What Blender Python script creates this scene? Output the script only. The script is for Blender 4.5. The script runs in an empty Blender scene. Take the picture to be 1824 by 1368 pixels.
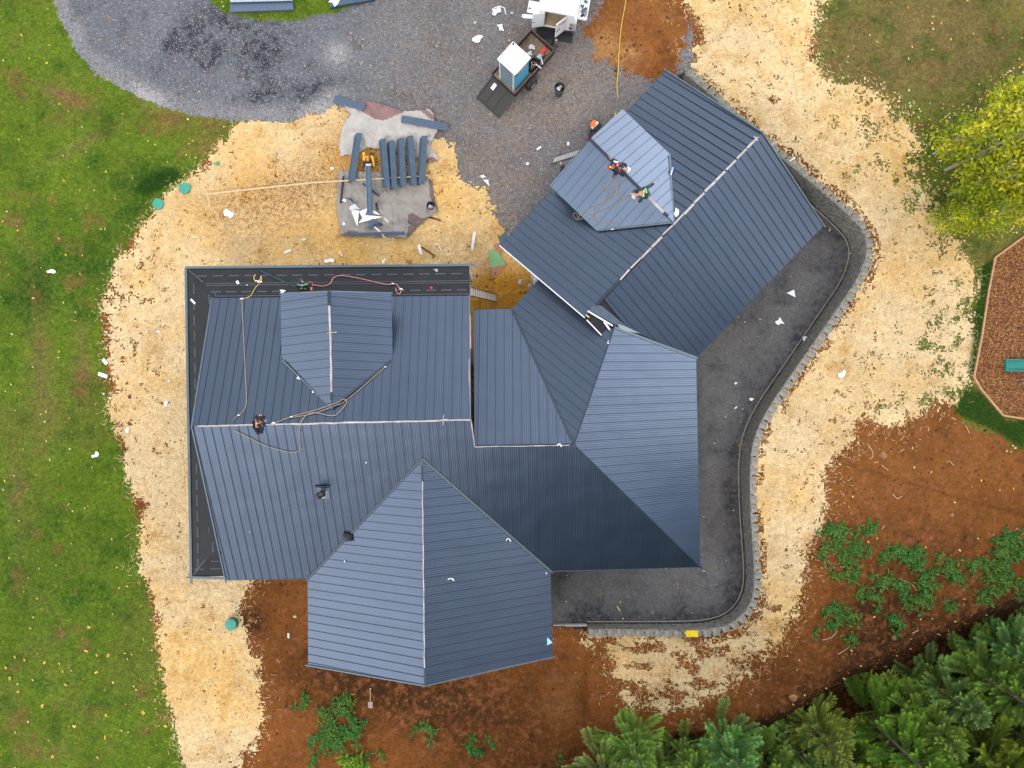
import bpy, math, random
import numpy as np
from mathutils import Vector, Matrix
R=math.radians
random.seed(7); rng=np.random.default_rng(7)
SC=bpy.context.scene; COL=SC.collection
# ------------------------------------------------------------------ camera, sky, sun, exposure
H=38.4; F=1824*25/36; CX,CY=912,684
cam=bpy.data.cameras.new('camera'); cam.lens=25; cam.sensor_width=36; cam.clip_end=2000
co=bpy.data.objects.new('camera',cam); COL.objects.link(co); co.location=(0,0,H); SC.camera=co
W=bpy.data.worlds.new('World'); SC.world=W; W.use_nodes=True
wt=W.node_tree; bg=wt.nodes['Background']
SUN_EL,SUN_AZ=R(52),R(200)      # sun_rotation clockwise from +Y (north = top of the photo)
sky=wt.nodes.new('ShaderNodeTexSky'); sky.sky_type='NISHITA'; sky.sun_disc=False
sky.sun_elevation=SUN_EL; sky.sun_rotation=SUN_AZ; sky.air_density=1.0; sky.dust_density=4.0; sky.ozone_density=1.0
# overcast: a pale cloud deck, brighter overhead, patchy, mixed over the clear sky
tc=wt.nodes.new('ShaderNodeTexCoord'); cn=wt.nodes.new('ShaderNodeTexNoise'); cn.inputs['Scale'].default_value=1.6; cn.inputs['Detail'].default_value=4
wt.links.new(tc.outputs['Generated'],cn.inputs['Vector'])
sep=wt.nodes.new('ShaderNodeSeparateXYZ'); wt.links.new(tc.outputs['Generated'],sep.inputs[0])
ov=wt.nodes.new('ShaderNodeMapRange'); ov.inputs['From Min'].default_value=0; ov.inputs['From Max'].default_value=1; ov.inputs['To Min'].default_value=9; ov.inputs['To Max'].default_value=13
wt.links.new(sep.outputs['Z'],ov.inputs['Value'])
cr=wt.nodes.new('ShaderNodeMapRange'); cr.inputs['From Min'].default_value=.3; cr.inputs['From Max'].default_value=.7; cr.inputs['To Min'].default_value=.75; cr.inputs['To Max'].default_value=1.25
wt.links.new(cn.outputs['Fac'],cr.inputs['Value'])
# thinner, brighter cloud low in the west and east-north-east, heavier to the south
ld=wt.nodes.new('ShaderNodeVectorMath'); ld.operation='DOT_PRODUCT'; ld.inputs[1].default_value=(.88,.48,0); wt.links.new(tc.outputs['Generated'],ld.inputs[0])
xs_=wt.nodes.new('ShaderNodeMath'); xs_.operation='MULTIPLY'; wt.links.new(ld.outputs['Value'],xs_.inputs[0]); wt.links.new(ld.outputs['Value'],xs_.inputs[1])
x4=wt.nodes.new('ShaderNodeMath'); x4.operation='MULTIPLY'; wt.links.new(xs_.outputs[0],x4.inputs[0]); wt.links.new(xs_.outputs[0],x4.inputs[1])
xm=wt.nodes.new('ShaderNodeMath'); xm.operation='MULTIPLY_ADD'; xm.inputs[1].default_value=5.0; xm.inputs[2].default_value=.72; am=wt.nodes.new('ShaderNodeMapRange'); am.inputs['From Min'].default_value=-1; am.inputs['From Max'].default_value=1; am.inputs['To Min'].default_value=.78; am.inputs['To Max'].default_value=1.35; wt.links.new(ld.outputs['Value'],am.inputs['Value'])
x5_=wt.nodes.new('ShaderNodeMath'); x5_.operation='MULTIPLY'; wt.links.new(x4.outputs[0],x5_.inputs[0]); wt.links.new(am.outputs[0],x5_.inputs[1]); wt.links.new(x5_.outputs[0],xm.inputs[0])
dr=wt.nodes.new('ShaderNodeMath'); dr.operation='MULTIPLY_ADD'; dr.inputs[1].default_value=.60; wt.links.new(sep.outputs['Y'],dr.inputs[0]); wt.links.new(xm.outputs[0],dr.inputs[2])
m1=wt.nodes.new('ShaderNodeMath'); m1.operation='MULTIPLY'; wt.links.new(ov.outputs[0],m1.inputs[0]); wt.links.new(cr.outputs[0],m1.inputs[1])
m2=wt.nodes.new('ShaderNodeMath'); m2.operation='MULTIPLY'; wt.links.new(m1.outputs[0],m2.inputs[0]); wt.links.new(dr.outputs[0],m2.inputs[1])
cc=wt.nodes.new('ShaderNodeVectorMath'); cc.operation='SCALE'; cc.inputs[0].default_value=(.99,1.0,1.03); wt.links.new(m2.outputs[0],cc.inputs['Scale'])
mx=wt.nodes.new('ShaderNodeMixRGB'); mx.inputs[0].default_value=.8
wt.links.new(sky.outputs[0],mx.inputs[1]); wt.links.new(cc.outputs[0],mx.inputs[2]); wt.links.new(mx.outputs[0],bg.inputs[0]); bg.inputs[1].default_value=.10
sl=bpy.data.lights.new('sun','SUN'); sl.energy=1.1; sl.angle=R(14); sl.color=(1,.965,.9)
so=bpy.data.objects.new('sun',sl); COL.objects.link(so)
sd=Vector((math.cos(SUN_EL)*math.sin(SUN_AZ),math.cos(SUN_EL)*math.cos(SUN_AZ),math.sin(SUN_EL)))
so.rotation_euler=sd.to_track_quat('Z','Y').to_euler(); so.location=(0,0,60)
SC.view_settings.view_transform='Standard'; SC.view_settings.look='None'; SC.view_settings.exposure=0.14; SC.view_settings.gamma=1
SC.render.engine='CYCLES'
# ------------------------------------------------------------------ helpers
def P(px,py,h): k=(H-h)/F; return np.array([(px-CX)*k,-(py-CY)*k,h])
class Pl:
    def __init__(s,a,b,c):
        s.n=np.cross(b-a,c-a); s.n/=np.linalg.norm(s.n)
        if s.n[2]<0: s.n=-s.n
        s.d=s.n@a
    def hit(s,px,py):
        d=np.array([(px-CX)/F,-(py-CY)/F,-1.]); o=np.array([0,0,H])
        return o+(s.d-s.n@o)/(s.n@d)*d
    def z(s,x,y): return (s.d-s.n[0]*x-s.n[1]*y)/s.n[2]
def eave(a,b,he,m,inside):
    A=P(*a,he); B=P(*b,he); e=(B-A)[:2]; e/=np.linalg.norm(e); n=np.array([-e[1],e[0]])
    if (P(*inside,he)[:2]-A[:2])@n<0: n=-n
    return Pl(A,B,A+np.array([n[0],n[1],m]))
def noise(x,y,s,seed=0):
    x=x*s; y=y*s; xi=np.floor(x).astype(np.int64); yi=np.floor(y).astype(np.int64); fx=x-xi; fy=y-yi
    fx=fx*fx*(3-2*fx); fy=fy*fy*(3-2*fy)
    def h(a,b):
        n=(a*374761393+b*668265263+seed*1442695041)&0xffffffff; n=((n^(n>>13))*1274126177)&0xffffffff; n=n^(n>>16); return (n&0xffff)/65535.
    return (h(xi,yi)*(1-fx)+h(xi+1,yi)*fx)*(1-fy)+(h(xi,yi+1)*(1-fx)+h(xi+1,yi+1)*fx)*fy
def fbm(x,y,s,o=4,seed=0):
    r=0;a=.5;t=0
    for i in range(o): r=r+a*noise(x,y,s,seed+i*17); t+=a; a*=.55; s*=2.03
    return r/t
def sstep(a,b,x): t=np.clip((x-a)/(b-a),0,1); return t*t*(3-2*t)
def inpoly(x,y,poly):
    r=np.zeros(np.shape(x),bool); n=len(poly)
    for i in range(n):
        x1,y1=poly[i]; x2,y2=poly[(i+1)%n]
        if y1==y2: continue
        c=((y1>y)!=(y2>y))&(x<(x2-x1)*(y-y1)/(y2-y1)+x1); r^=c
    return r
def pathdist(x,y,pts):
    best=np.full(np.shape(x),1e9); sb=np.zeros(np.shape(x)); L=0; side=np.zeros(np.shape(x))
    for (x1,y1),(x2,y2) in zip(pts[:-1],pts[1:]):
        dx,dy=x2-x1,y2-y1; l=math.hypot(dx,dy); t=np.clip(((x-x1)*dx+(y-y1)*dy)/(l*l),0,1)
        d=np.hypot(x-x1-t*dx,y-y1-t*dy); m=d<best; best=np.where(m,d,best); sb=np.where(m,L+t*l,sb)
        side=np.where(m,np.sign((x-x1)*dy-(y-y1)*dx),side); L+=l
    return best,sb,side,L
# materials
MATS={}
def nd(nt,t): return nt.nodes.new(t)
def mat(name,c,rough=.7,metal=0,var=.25,scale=6,c2=None,bump=0,bscale=40,spec=.5,attr=None,emit=None):
    if name in MATS: return MATS[name]
    m=bpy.data.materials.new(name); m.use_nodes=True; nt=m.node_tree; b=nt.nodes['Principled BSDF']
    b.inputs['Roughness'].default_value=rough; b.inputs['Metallic'].default_value=metal; b.inputs['Specular IOR Level'].default_value=spec
    g=nd(nt,'ShaderNodeTexCoord'); n=nd(nt,'ShaderNodeTexNoise'); n.inputs['Scale'].default_value=scale; n.inputs['Detail'].default_value=5
    nt.links.new(g.outputs['Object'],n.inputs['Vector'])
    mr=nd(nt,'ShaderNodeMapRange'); mr.inputs['From Min'].default_value=.3; mr.inputs['From Max'].default_value=.7
    nt.links.new(n.outputs['Fac'],mr.inputs['Value'])
    mxx=nd(nt,'ShaderNodeMixRGB'); nt.links.new(mr.outputs[0],mxx.inputs[0])
    mxx.inputs[1].default_value=(*c,1); mxx.inputs[2].default_value=(*(c2 if c2 else [min(1,v*(1+var)) for v in c]),1)
    if attr:
        at=nd(nt,'ShaderNodeAttribute'); at.attribute_name=attr; mu=nd(nt,'ShaderNodeMixRGB'); mu.blend_type='MULTIPLY'; mu.inputs[0].default_value=1
        nt.links.new(mxx.outputs[0],mu.inputs[1]); nt.links.new(at.outputs['Color'],mu.inputs[2]); nt.links.new(mu.outputs[0],b.inputs['Base Color'])
    else: nt.links.new(mxx.outputs[0],b.inputs['Base Color'])
    if bump:
        n2=nd(nt,'ShaderNodeTexNoise'); n2.inputs['Scale'].default_value=bscale; nt.links.new(g.outputs['Object'],n2.inputs['Vector'])
        bp=nd(nt,'ShaderNodeBump'); bp.inputs['Strength'].default_value=bump; bp.inputs['Distance'].default_value=.02
        nt.links.new(n2.outputs['Fac'],bp.inputs['Height']); nt.links.new(bp.outputs[0],b.inputs['Normal'])
    if emit: b.inputs['Emission Color'].default_value=(*c,1); b.inputs['Emission Strength'].default_value=emit
    MATS[name]=m; return m
class MB:
    def __init__(s): s.v=[];s.f=[];s.m=[];s.uv={}
    def add(s,vs,fs,mi=0):
        o=len(s.v); s.v+=[tuple(map(float,q)) for q in vs]
        for f in fs: s.f.append(tuple(i+o for i in f)); s.m.append(mi)
    def box(s,c,d,rot=0,mi=0,M=None):
        x,y,z=d[0]/2,d[1]/2,d[2]/2; vs=[Vector((a*x,b*y,e*z)) for a in(-1,1) for b in(-1,1) for e in(-1,1)]
        m=M if M else Matrix.Rotation(rot,3,'Z'); vs=[m@v+Vector(c) for v in vs]
        s.add(vs,[(0,1,3,2),(4,6,7,5),(0,4,5,1),(2,3,7,6),(0,2,6,4),(1,5,7,3)],mi)
    def bar(s,a,b,w,h=None,mi=0,up=(0,0,1)):
        a=Vector(a);b=Vector(b); d=b-a; L=d.length
        if L<1e-6: return
        h=h or w; x=d/L; u=Vector(up); y=u.cross(x)
        if y.length<1e-4: y=Vector((1,0,0)).cross(x)
        y.normalize(); z=x.cross(y); M=Matrix((x,y,z)).transposed(); s.box((a+b)/2,(L,w,h),mi=mi,M=M)
    def tube(s,pts,r,n=6,mi=0,cap=True):
        pts=[Vector(p) for p in pts]; rs=r if hasattr(r,'__len__') else [r]*len(pts); vs=[];fs=[]
        pu=None
        for i,p in enumerate(pts):
            t=(pts[min(i+1,len(pts)-1)]-pts[max(i-1,0)]).normalized()
            u=Vector((0,0,1)).cross(t) if pu is None else pu-t*pu.dot(t)
            if u.length<1e-3: u=Vector((1,0,0)).cross(t)
            u.normalize(); pu=u; w=t.cross(u)
            for k in range(n): a=2*math.pi*k/n; vs.append(p+(u*math.cos(a)+w*math.sin(a))*rs[i])
        for i in range(len(pts)-1):
            for k in range(n): fs.append((i*n+k,i*n+(k+1)%n,(i+1)*n+(k+1)%n,(i+1)*n+k))
        if cap: fs.append(tuple(range(n-1,-1,-1))); fs.append(tuple((len(pts)-1)*n+k for k in range(n)))
        s.add(vs,fs,mi)
    def prism(s,poly,z0,z1,mi=0):
        n=len(poly); s.add([(x,y,z0) for x,y in poly]+[(x,y,z1) for x,y in poly],[tuple(range(n-1,-1,-1)),tuple(range(n,2*n))]+[(i,(i+1)%n,n+(i+1)%n,n+i) for i in range(n)],mi)
    def lathe(s,prof,c=(0,0,0),n=20,mi=0,capb=True,capt=False):
        vs=[];fs=[]
        for r,z in prof:
            for k in range(n): a=2*math.pi*k/n; vs.append((c[0]+r*math.cos(a),c[1]+r*math.sin(a),c[2]+z))
        for i in range(len(prof)-1):
            for k in range(n): fs.append((i*n+k,i*n+(k+1)%n,(i+1)*n+(k+1)%n,(i+1)*n+k))
        if capb: fs.append(tuple(range(n-1,-1,-1)))
        if capt: fs.append(tuple((len(prof)-1)*n+k for k in range(n)))
        s.add(vs,fs,mi)
    def build(s,name,mats,parent=None,bevel=0,smooth=False):
        me=bpy.data.meshes.new(name); me.from_pydata(s.v,[],s.f); me.update()
        mats=mats if isinstance(mats,(list,tuple)) else [mats]
        for m in mats: me.materials.append(m)
        me.polygons.foreach_set('material_index',s.m)
        if smooth: me.polygons.foreach_set('use_smooth',[True]*len(s.f))
        o=bpy.data.objects.new(name,me); COL.objects.link(o)
        if parent: o.parent=parent
        if bevel: b=o.modifiers.new('bevel','BEVEL'); b.width=bevel; b.segments=2; b.limit_method='ANGLE'
        return o
def tag(o,label=None,cat=None,group=None,kind=None):
    if label: o['label']=label
    if cat: o['category']=cat
    if group: o['group']=group
    if kind: o['kind']=kind
    return o
def empty(name,loc,label,cat,group=None,rz=0):
    o=bpy.data.objects.new(name,None); COL.objects.link(o); o.location=loc; o.rotation_euler=(0,0,rz); o.empty_display_size=.3
    return tag(o,label,cat,group)
def copy_tree(o,parent=None):
    c=o.copy(); COL.objects.link(c); c.parent=parent
    for ch in list(o.children): copy_tree(ch,c)
    return c
def npmesh(name,V,Fq,mats,parent=None,cols=None,cname='tint',nv=4,mi=None):
    me=bpy.data.meshes.new(name); V=np.asarray(V,np.float32); Fq=np.asarray(Fq,np.int32); nf=len(Fq)
    me.vertices.add(len(V)); me.vertices.foreach_set('co',V.ravel()); me.loops.add(nf*nv); me.loops.foreach_set('vertex_index',Fq.ravel())
    me.polygons.add(nf); me.polygons.foreach_set('loop_start',np.arange(0,nf*nv,nv,dtype=np.int32))
    for m in (mats if isinstance(mats,list) else [mats]): me.materials.append(m)
    if mi is not None: me.polygons.foreach_set('material_index',np.asarray(mi,np.int32))
    me.update(calc_edges=True)
    if cols is not None:
        a=me.color_attributes.new(cname,'FLOAT_COLOR','POINT'); a.data.foreach_set('color',np.asarray(cols,np.float32).ravel())
    o=bpy.data.objects.new(name,me); COL.objects.link(o)
    if parent: o.parent=parent
    return o
def smoothpts(pts,k=5):
    pts=[Vector(p) for p in pts]; out=[]
    for i in range(len(pts)-1):
        p0=pts[max(i-1,0)];p1=pts[i];p2=pts[i+1];p3=pts[min(i+2,len(pts)-1)]
        for j in range(k):
            t=j/k; out.append(.5*((2*p1)+(p2-p0)*t+(2*p0-5*p1+4*p2-p3)*t*t+(3*p1-p0-3*p2+p3)*t**3))
    out.append(pts[-1]); return out
# ------------------------------------------------------------------ terrain height
# retaining wall: pixel of the cap's centre line and its height
WALL=[(1222,128,.55),(1262,160,.8),(1300,195,1.0),(1350,242,1.15),(1400,283,1.3),(1440,316,1.4),(1482,352,1.5),(1518,384,1.55),(1540,410,1.55),(1548,440,1.55),(1541,475,1.55),(1522,512,1.5),(1488,562,1.5),(1448,620,1.45),(1408,677,1.4),(1374,727,1.35),(1350,775,1.3),(1341,825,1.3),(1341,900,1.25),(1345,970,1.2),(1348,1030,1.15),(1342,1070,1.1),(1325,1098,1.05),(1300,1116,1.0),(1265,1125,.95),(1225,1127,.9),(1150,1126,.75),(1090,1125,.65),(1047,1124,.55)]
WP=smoothpts([P(a,b,h) for a,b,h in WALL],4); WXY=[(p.x,p.y) for p in WP]; WZ=[p.z for p in WP]
WS=[0]
for a,b in zip(WXY[:-1],WXY[1:]): WS.append(WS[-1]+math.hypot(b[0]-a[0],b[1]-a[1]))
WL=WS[-1]
YARD=[tuple(P(a,b,.0)[:2]) for a,b in [(1180,150)]]+WXY+[tuple(P(a,b,0)[:2]) for a,b in [(985,1112),(900,1112),(900,700),(1050,500)]]
BANK=[tuple(P(a,b,0)[:2]) for a,b in [(820,1520),(930,1440),(1020,1385),(1100,1330),(1200,1300),(1300,1292),(1380,1262),(1440,1225),(1500,1185),(1570,1160),(1640,1128),(1720,1092),(1824,1056),(1960,1010)]]
def terr(x,y):
    x=np.asarray(x,float); y=np.asarray(y,float)
    d,s,side,L=pathdist(x,y,WXY); zt=np.interp(s,WS,WZ)
    ins=inpoly(x,y,YARD)
    h=(zt-.12)*(1-sstep(1,20,d)*.8)
    endf=np.where((s<=.01)|(s>=L-.01),1-sstep(0,4.5,d),1.)
    h=h*endf; h=np.where(ins,0,h)
    bd,bs,bside,_=pathdist(x,y,BANK); sdn=np.where(bside>0,bd,-bd)
    h=h-2.4*sstep(-.3,2.2,sdn)
    h=h+(fbm(x,y,.25,3,5)-.5)*.12*(~ins)
    return h
def terr1(x,y): return float(terr(np.array([x]),np.array([y]))[0])
def gnd(px,py,off=0.0):
    h=0.
    for _ in range(6): p=P(px,py,h); h=terr1(p[0],p[1])+off
    return P(px,py,h)
# ------------------------------------------------------------------ ground regions
C=.085
GX=np.arange(-31,31.01,C); GY=np.arange(-24,24.01,C)
gx,gy=np.meshgrid(GX,GY); gz=terr(gx,gy)
cxm=(gx[:-1,:-1]+gx[1:,1:])/2; cym=(gy[:-1,:-1]+gy[1:,1:])/2; czm=terr(cxm,cym)
ppx=CX+cxm*F/(H-czm); ppy=CY-cym*F/(H-czm)
vpx=CX+gx*F/(H-gz); vpy=CY-gy*F/(H-gz)
def warp(a1,s1,a2,s2,w=0,seed=0):
    dx=(fbm(cxm,cym,s1,4,seed)-.5)*2*a1+(fbm(cxm,cym,s2,3,seed+50)-.5)*2*a2+rng.normal(0,1,cxm.shape)*w
    dy=(fbm(cxm,cym,s1,4,seed+100)-.5)*2*a1+(fbm(cxm,cym,s2,3,seed+150)-.5)*2*a2+rng.normal(0,1,cxm.shape)*w
    return ppx+dx,ppy+dy
DRIVE=[(88,-90),(96,10),(130,82),(172,132),(218,158),(262,180),(335,204),(425,216),(520,216),(600,192),(690,200),(790,262),(800,300),(850,350),(885,392),(930,440),(1050,460),(1230,200),(1240,-90)]
ISLAND=[(350,-90),(368,-5),(398,20),(450,34),(520,38),(590,24),(650,2),(690,-90)]
STRAWW=[(437,212),(520,208),(600,180),(800,180),(905,395),(1000,420),(1000,760),(450,1030),(402,1085),(436,1130),(458,1180),(474,1250),(452,1320),(420,1380),(400,1480),(350,1480),(330,1370),(318,1290),(298,1200),(282,1130),(264,1040),(258,950),(238,870),(222,800),(205,740),(195,660),(188,600),(182,540),(205,480),(240,420),(290,365),(340,310),(400,255)]
STRAWE=[(1205,-90),(1225,0),(1248,60),(1228,128),(1350,500),(1250,1000),(1040,1100),(1045,1132),(1072,1160),(1085,1200),(1110,1245),(1180,1258),(1240,1238),(1310,1215),(1375,1160),(1415,1100),(1442,1020),(1450,920),(1455,860),(1490,800),(1540,755),(1620,735),(1700,712),(1728,650),(1740,560),(1738,490),(1700,440),(1655,390),(1632,320),(1610,230),(1570,170),(1490,140),(1448,100),(1462,50),(1480,-20),(1480,-90)]
BARK=[(1900,375),(1824,421),(1772,459),(1760,520),(1748,600),(1734,671),(1746,692),(1786,740),(1824,746),(1900,750)]
LAWNE=[(1440,-90),(1440,300),(1600,500),(1690,640),(1690,712),(1720,740),(1770,775),(1824,800),(2000,810),(2000,-90)]
x1,y1=warp(4,.8,3,4,1.2,1); drive=inpoly(x1,y1,DRIVE)&~inpoly(x1,y1,ISLAND)
x2,y2=warp(24,.6,12,2.6,3,2); strw=inpoly(x2,y2,STRAWW)
x3,y3=warp(28,.55,15,2.4,4,3); stre=inpoly(x3,y3,STRAWE)
x4,y4=warp(16,.5,8,2,5,4); lawne=inpoly(x4,y4,LAWNE)
bark=inpoly(ppx,ppy,BARK); yard=inpoly(cxm,cym,YARD)
soilbits=(fbm(cxm,cym,3.2,4,33)>.60)
# bare patches in the thin straw by the bottom of the wall and along its outer foot
thin=inpoly(ppx,ppy,[(1030,1125),(1330,1125),(1345,1040),(1400,1060),(1330,1260),(1050,1280)])
wd,_,_,_=pathdist(cxm,cym,WXY)
hole=(thin&(fbm(cxm*.6+cym*.2,cym,2.2,4,61)>.53))|((wd<.55+.5*(fbm(cxm,cym,1.3,3,71)-.3))&(ppx>1250)&(rng.random(cxm.shape)<.72)&(fbm(cxm,cym,1.6,3,72)>.42))
wn_=rng.normal(0,.05,cxm.shape)
hole|=(fbm(cxm,cym,2.6,4,81)+wn_*1.4>.74)
stre&=~hole
left_edge=(ppx<300)&(ppy>380)
strw&=~((fbm(cxm,cym,2.9,4,82)+wn_*1.3>np.where(left_edge,.625+.0014*np.clip(ppx-190,0,100),.80)))
soilpoly=[(1050,-90),(1060,0),(1035,60),(1050,110),(1100,125),(1150,150),(1180,140),(1215,100),(1240,0),(1225,-90)]
x5,y5=warp(34,.7,20,2.2,5,5); orange=inpoly(x5,y5,soilpoly)
x6,y6=warp(10,.7,8,3,5,6); soilNE=(~lawne)
reg=np.zeros(cxm.shape,np.int8)      # 0 soil
lawnw=(ppx<450)&(ppy<1500)&~inpoly(ppx,ppy,STRAWW)
westsoil=inpoly(ppx,ppy,[(300,1060),(480,1030),(480,1400),(420,1480),(330,1480),(330,1370)])
reg[lawnw&~westsoil]=1
reg[lawne]=1
reg[(ppx<720)&inpoly(x1,y1,ISLAND)]=1
xx,yy=warp(10,1,8,3,6,9)
edge_d=((xx<300)&(inpoly(xx,yy,STRAWW)))
reg[strw]=2; reg[(reg==1)&edge_d&~strw]=0
reg[stre&~yard&(ppx>1000)]=2
reg[orange&~stre]=0
dd=drive&~orange
dd&=~((ppx>590)&inpoly(x2,y2,[(598,180),(640,186),(800,250),(800,300),(850,345),(890,400),(960,480),(600,480)]))
reg[dd&~(stre&(ppx>1190))]=3
reg[(wd<1.3)&(reg==1)&(ppx>1200)]=0
reg[yard]=4; reg[bark]=5
# straw tongues thrown into the north-east grass
xn,yn=warp(26,.8,16,3,10,11); tong=inpoly(xn,yn,[(1560,160),(1600,220),(1640,330),(1680,420),(1600,420),(1520,260),(1470,160)])&(fbm(cxm,cym,2.4,4,91)+wn_*1.6>.5)
reg[tong&(reg==1)]=2
tuft=(reg==2)&(wd>1.6)&(ppx>1440)&(ppx<1740)&(ppy<740)&inpoly(xn,yn,[(1440,60),(1500,130),(1560,330),(1640,430),(1640,520),(1600,700),(1500,740),(1800,760),(1800,0),(1400,0)])&(fbm(cxm,cym,2.1,4,95)+wn_*1.6>.62)
reg[tuft]=1
# ---- colour masks per vertex (r,g,b)
def blob(px,py,r,st=1.,ax=1.,ang=0):
    dx=vpx-px; dy=vpy-py; c,s=math.cos(ang),math.sin(ang); u=(dx*c+dy*s)/ax; v=-dx*s+dy*c
    return st*np.exp(-(u*u+v*v)/(r*r))
f1=fbm(gx,gy,.35,5,201); f2=fbm(gx,gy,1.1,5,202); f3=fbm(gx,gy,4,4,203)
cl=lambda a: np.clip(a,0,1)
M={}
# soil: r dark/wet plus painted shade of the bank, g orange sand
r=cl((f2-.50)*2.2)*.6+blob(740,1240,70,.9,2.2)+blob(600,1190,50,.7,2)+blob(450,1110,28,1.2)+blob(1640,1040,130,.5)+blob(1560,1130,90,.5)+blob(900,1330,120,.5)+blob(1380,1210,60,.4)
bd_,_,bs_,_=pathdist(gx,gy,BANK); r+=np.where(bs_>0,1.,np.exp(-bd_*1.2)*.8)  # bank edge and ground below it darkened: their shade goes into the mask
g=cl((f1-.60)*4)*.3*(vpx<1300)+blob(1075,85,28,1.3)+blob(1118,100,20,1.2)+blob(1650,830,110,.12,1.6)+blob(1110,30,70,.12)
M[0]=(r,g,cl((f3-.56)*5))
# lawn: r dry/brown, g dark lush, b bare orange
r=cl((f1-.54)*4)*.38+blob(72,640,22,.75,5,1.5)+blob(148,640,16,.55,6,1.5)+blob(118,175,10,.8,6,.45)+blob(60,470,14,.5,5,1.2)+blob(30,900,18,.5,7,1.5)+blob(150,255,12,.6,7,-.5)+blob(1620,60,110,.9,1.8)+blob(1700,60,80,.5)+blob(60,760,60,.35,1,0)+blob(100,180,40,.3)+blob(1560,110,60,.5)+blob(1780,700,60,.3)
r+=.35*(vpx>1400)
g=cl((f2-.5)*3.5)*.6+blob(150,470,60,.8)+blob(45,520,60,.7)+blob(240,400,50,.5)+blob(100,1000,140,.35)+blob(270,320,26,1.1,1.8,-.6)+blob(170,290,20,.8)+blob(1740,560,14,1,1,0)+blob(1755,500,16,1.2)+blob(1735,640,14,1)+blob(1660,270,40,.6)
b=cl((fbm(gx,gy,.9,5,231)-.62)*7)*.6+blob(300,212,22,.9,1.6)+blob(380,220,20,.7,1.6)+blob(370,262,22,.7,1.7)+blob(118,170,16,.5,2,.7)+blob(150,178,14,.4,2.5,.1)
M[1]=(r,g,b)
# straw: r golden, g soil showing, b deep wet yellow
r=cl((f1-.42)*3)*.6+cl((f2-.5)*3)*.4+blob(620,430,140,.6,1.6)+blob(820,350,60,.6)+blob(340,1240,70,.4)
g=cl((f2-.60)*5)*.5+blob(480,370,60,.9,2.2,-.1)+blob(540,320,30,.5,2)+blob(640,300,50,.6)+blob(930,540,40,.7)+blob(610,225,60,.35,1.8)+.25*((vpx>1040)&(vpy>1100))
b=blob(900,520,52,1.3)+blob(860,540,40,1)+blob(650,255,30,.4)+blob(650,290,40,.7,2)
M[2]=(r,g,b)
# driveway: r dark oil-like stains, g brown dirt mix, b pale
r=cl((f2-.60)*6)*.6
for q in [(330,75,26,1.3),(375,100,20,1.2),(300,82,12,.9),(465,105,26,1.1),(430,60,50,.7),(500,70,40,.5),(560,155,14,1.2),(485,160,20,1.1),(445,178,18,1),(410,182,9,1),(535,175,14,.7),(280,125,12,.6),(350,40,40,.45)]: r+=blob(*q)*(.45+1.3*(f3>.5)*f3)
g=sstep(560,760,vpx)*(.12+.75*f2)+blob(1000,140,90,.5)+blob(850,380,40,.9)+blob(880,300,70,.3)+blob(950,190,40,.4,2.4,-.4)
edg,_,_,_=pathdist(vpx,vpy,[(88,-90),(96,10),(130,82),(172,132),(218,158),(262,180),(335,204),(425,216),(520,216),(600,192)])
b=.38*(1-sstep(14,44,edg+16*(f2-.5)))+blob(262,170,16,.9,2,.6)+blob(600,95,22,.8)+blob(575,190,18,.5,2,-.3)
M[3]=(r,g,b)
wdv,_,_,_=pathdist(gx,gy,WXY)
M[4]=(cl((f2-.45)*2.5)*.7+.6*(1-sstep(.3,1.8,wdv)),cl((f1-.5)*3)*.3,f3*0)
M[5]=(cl((f2-.45)*4),cl((f3-.5)*4),f3*0)
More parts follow.
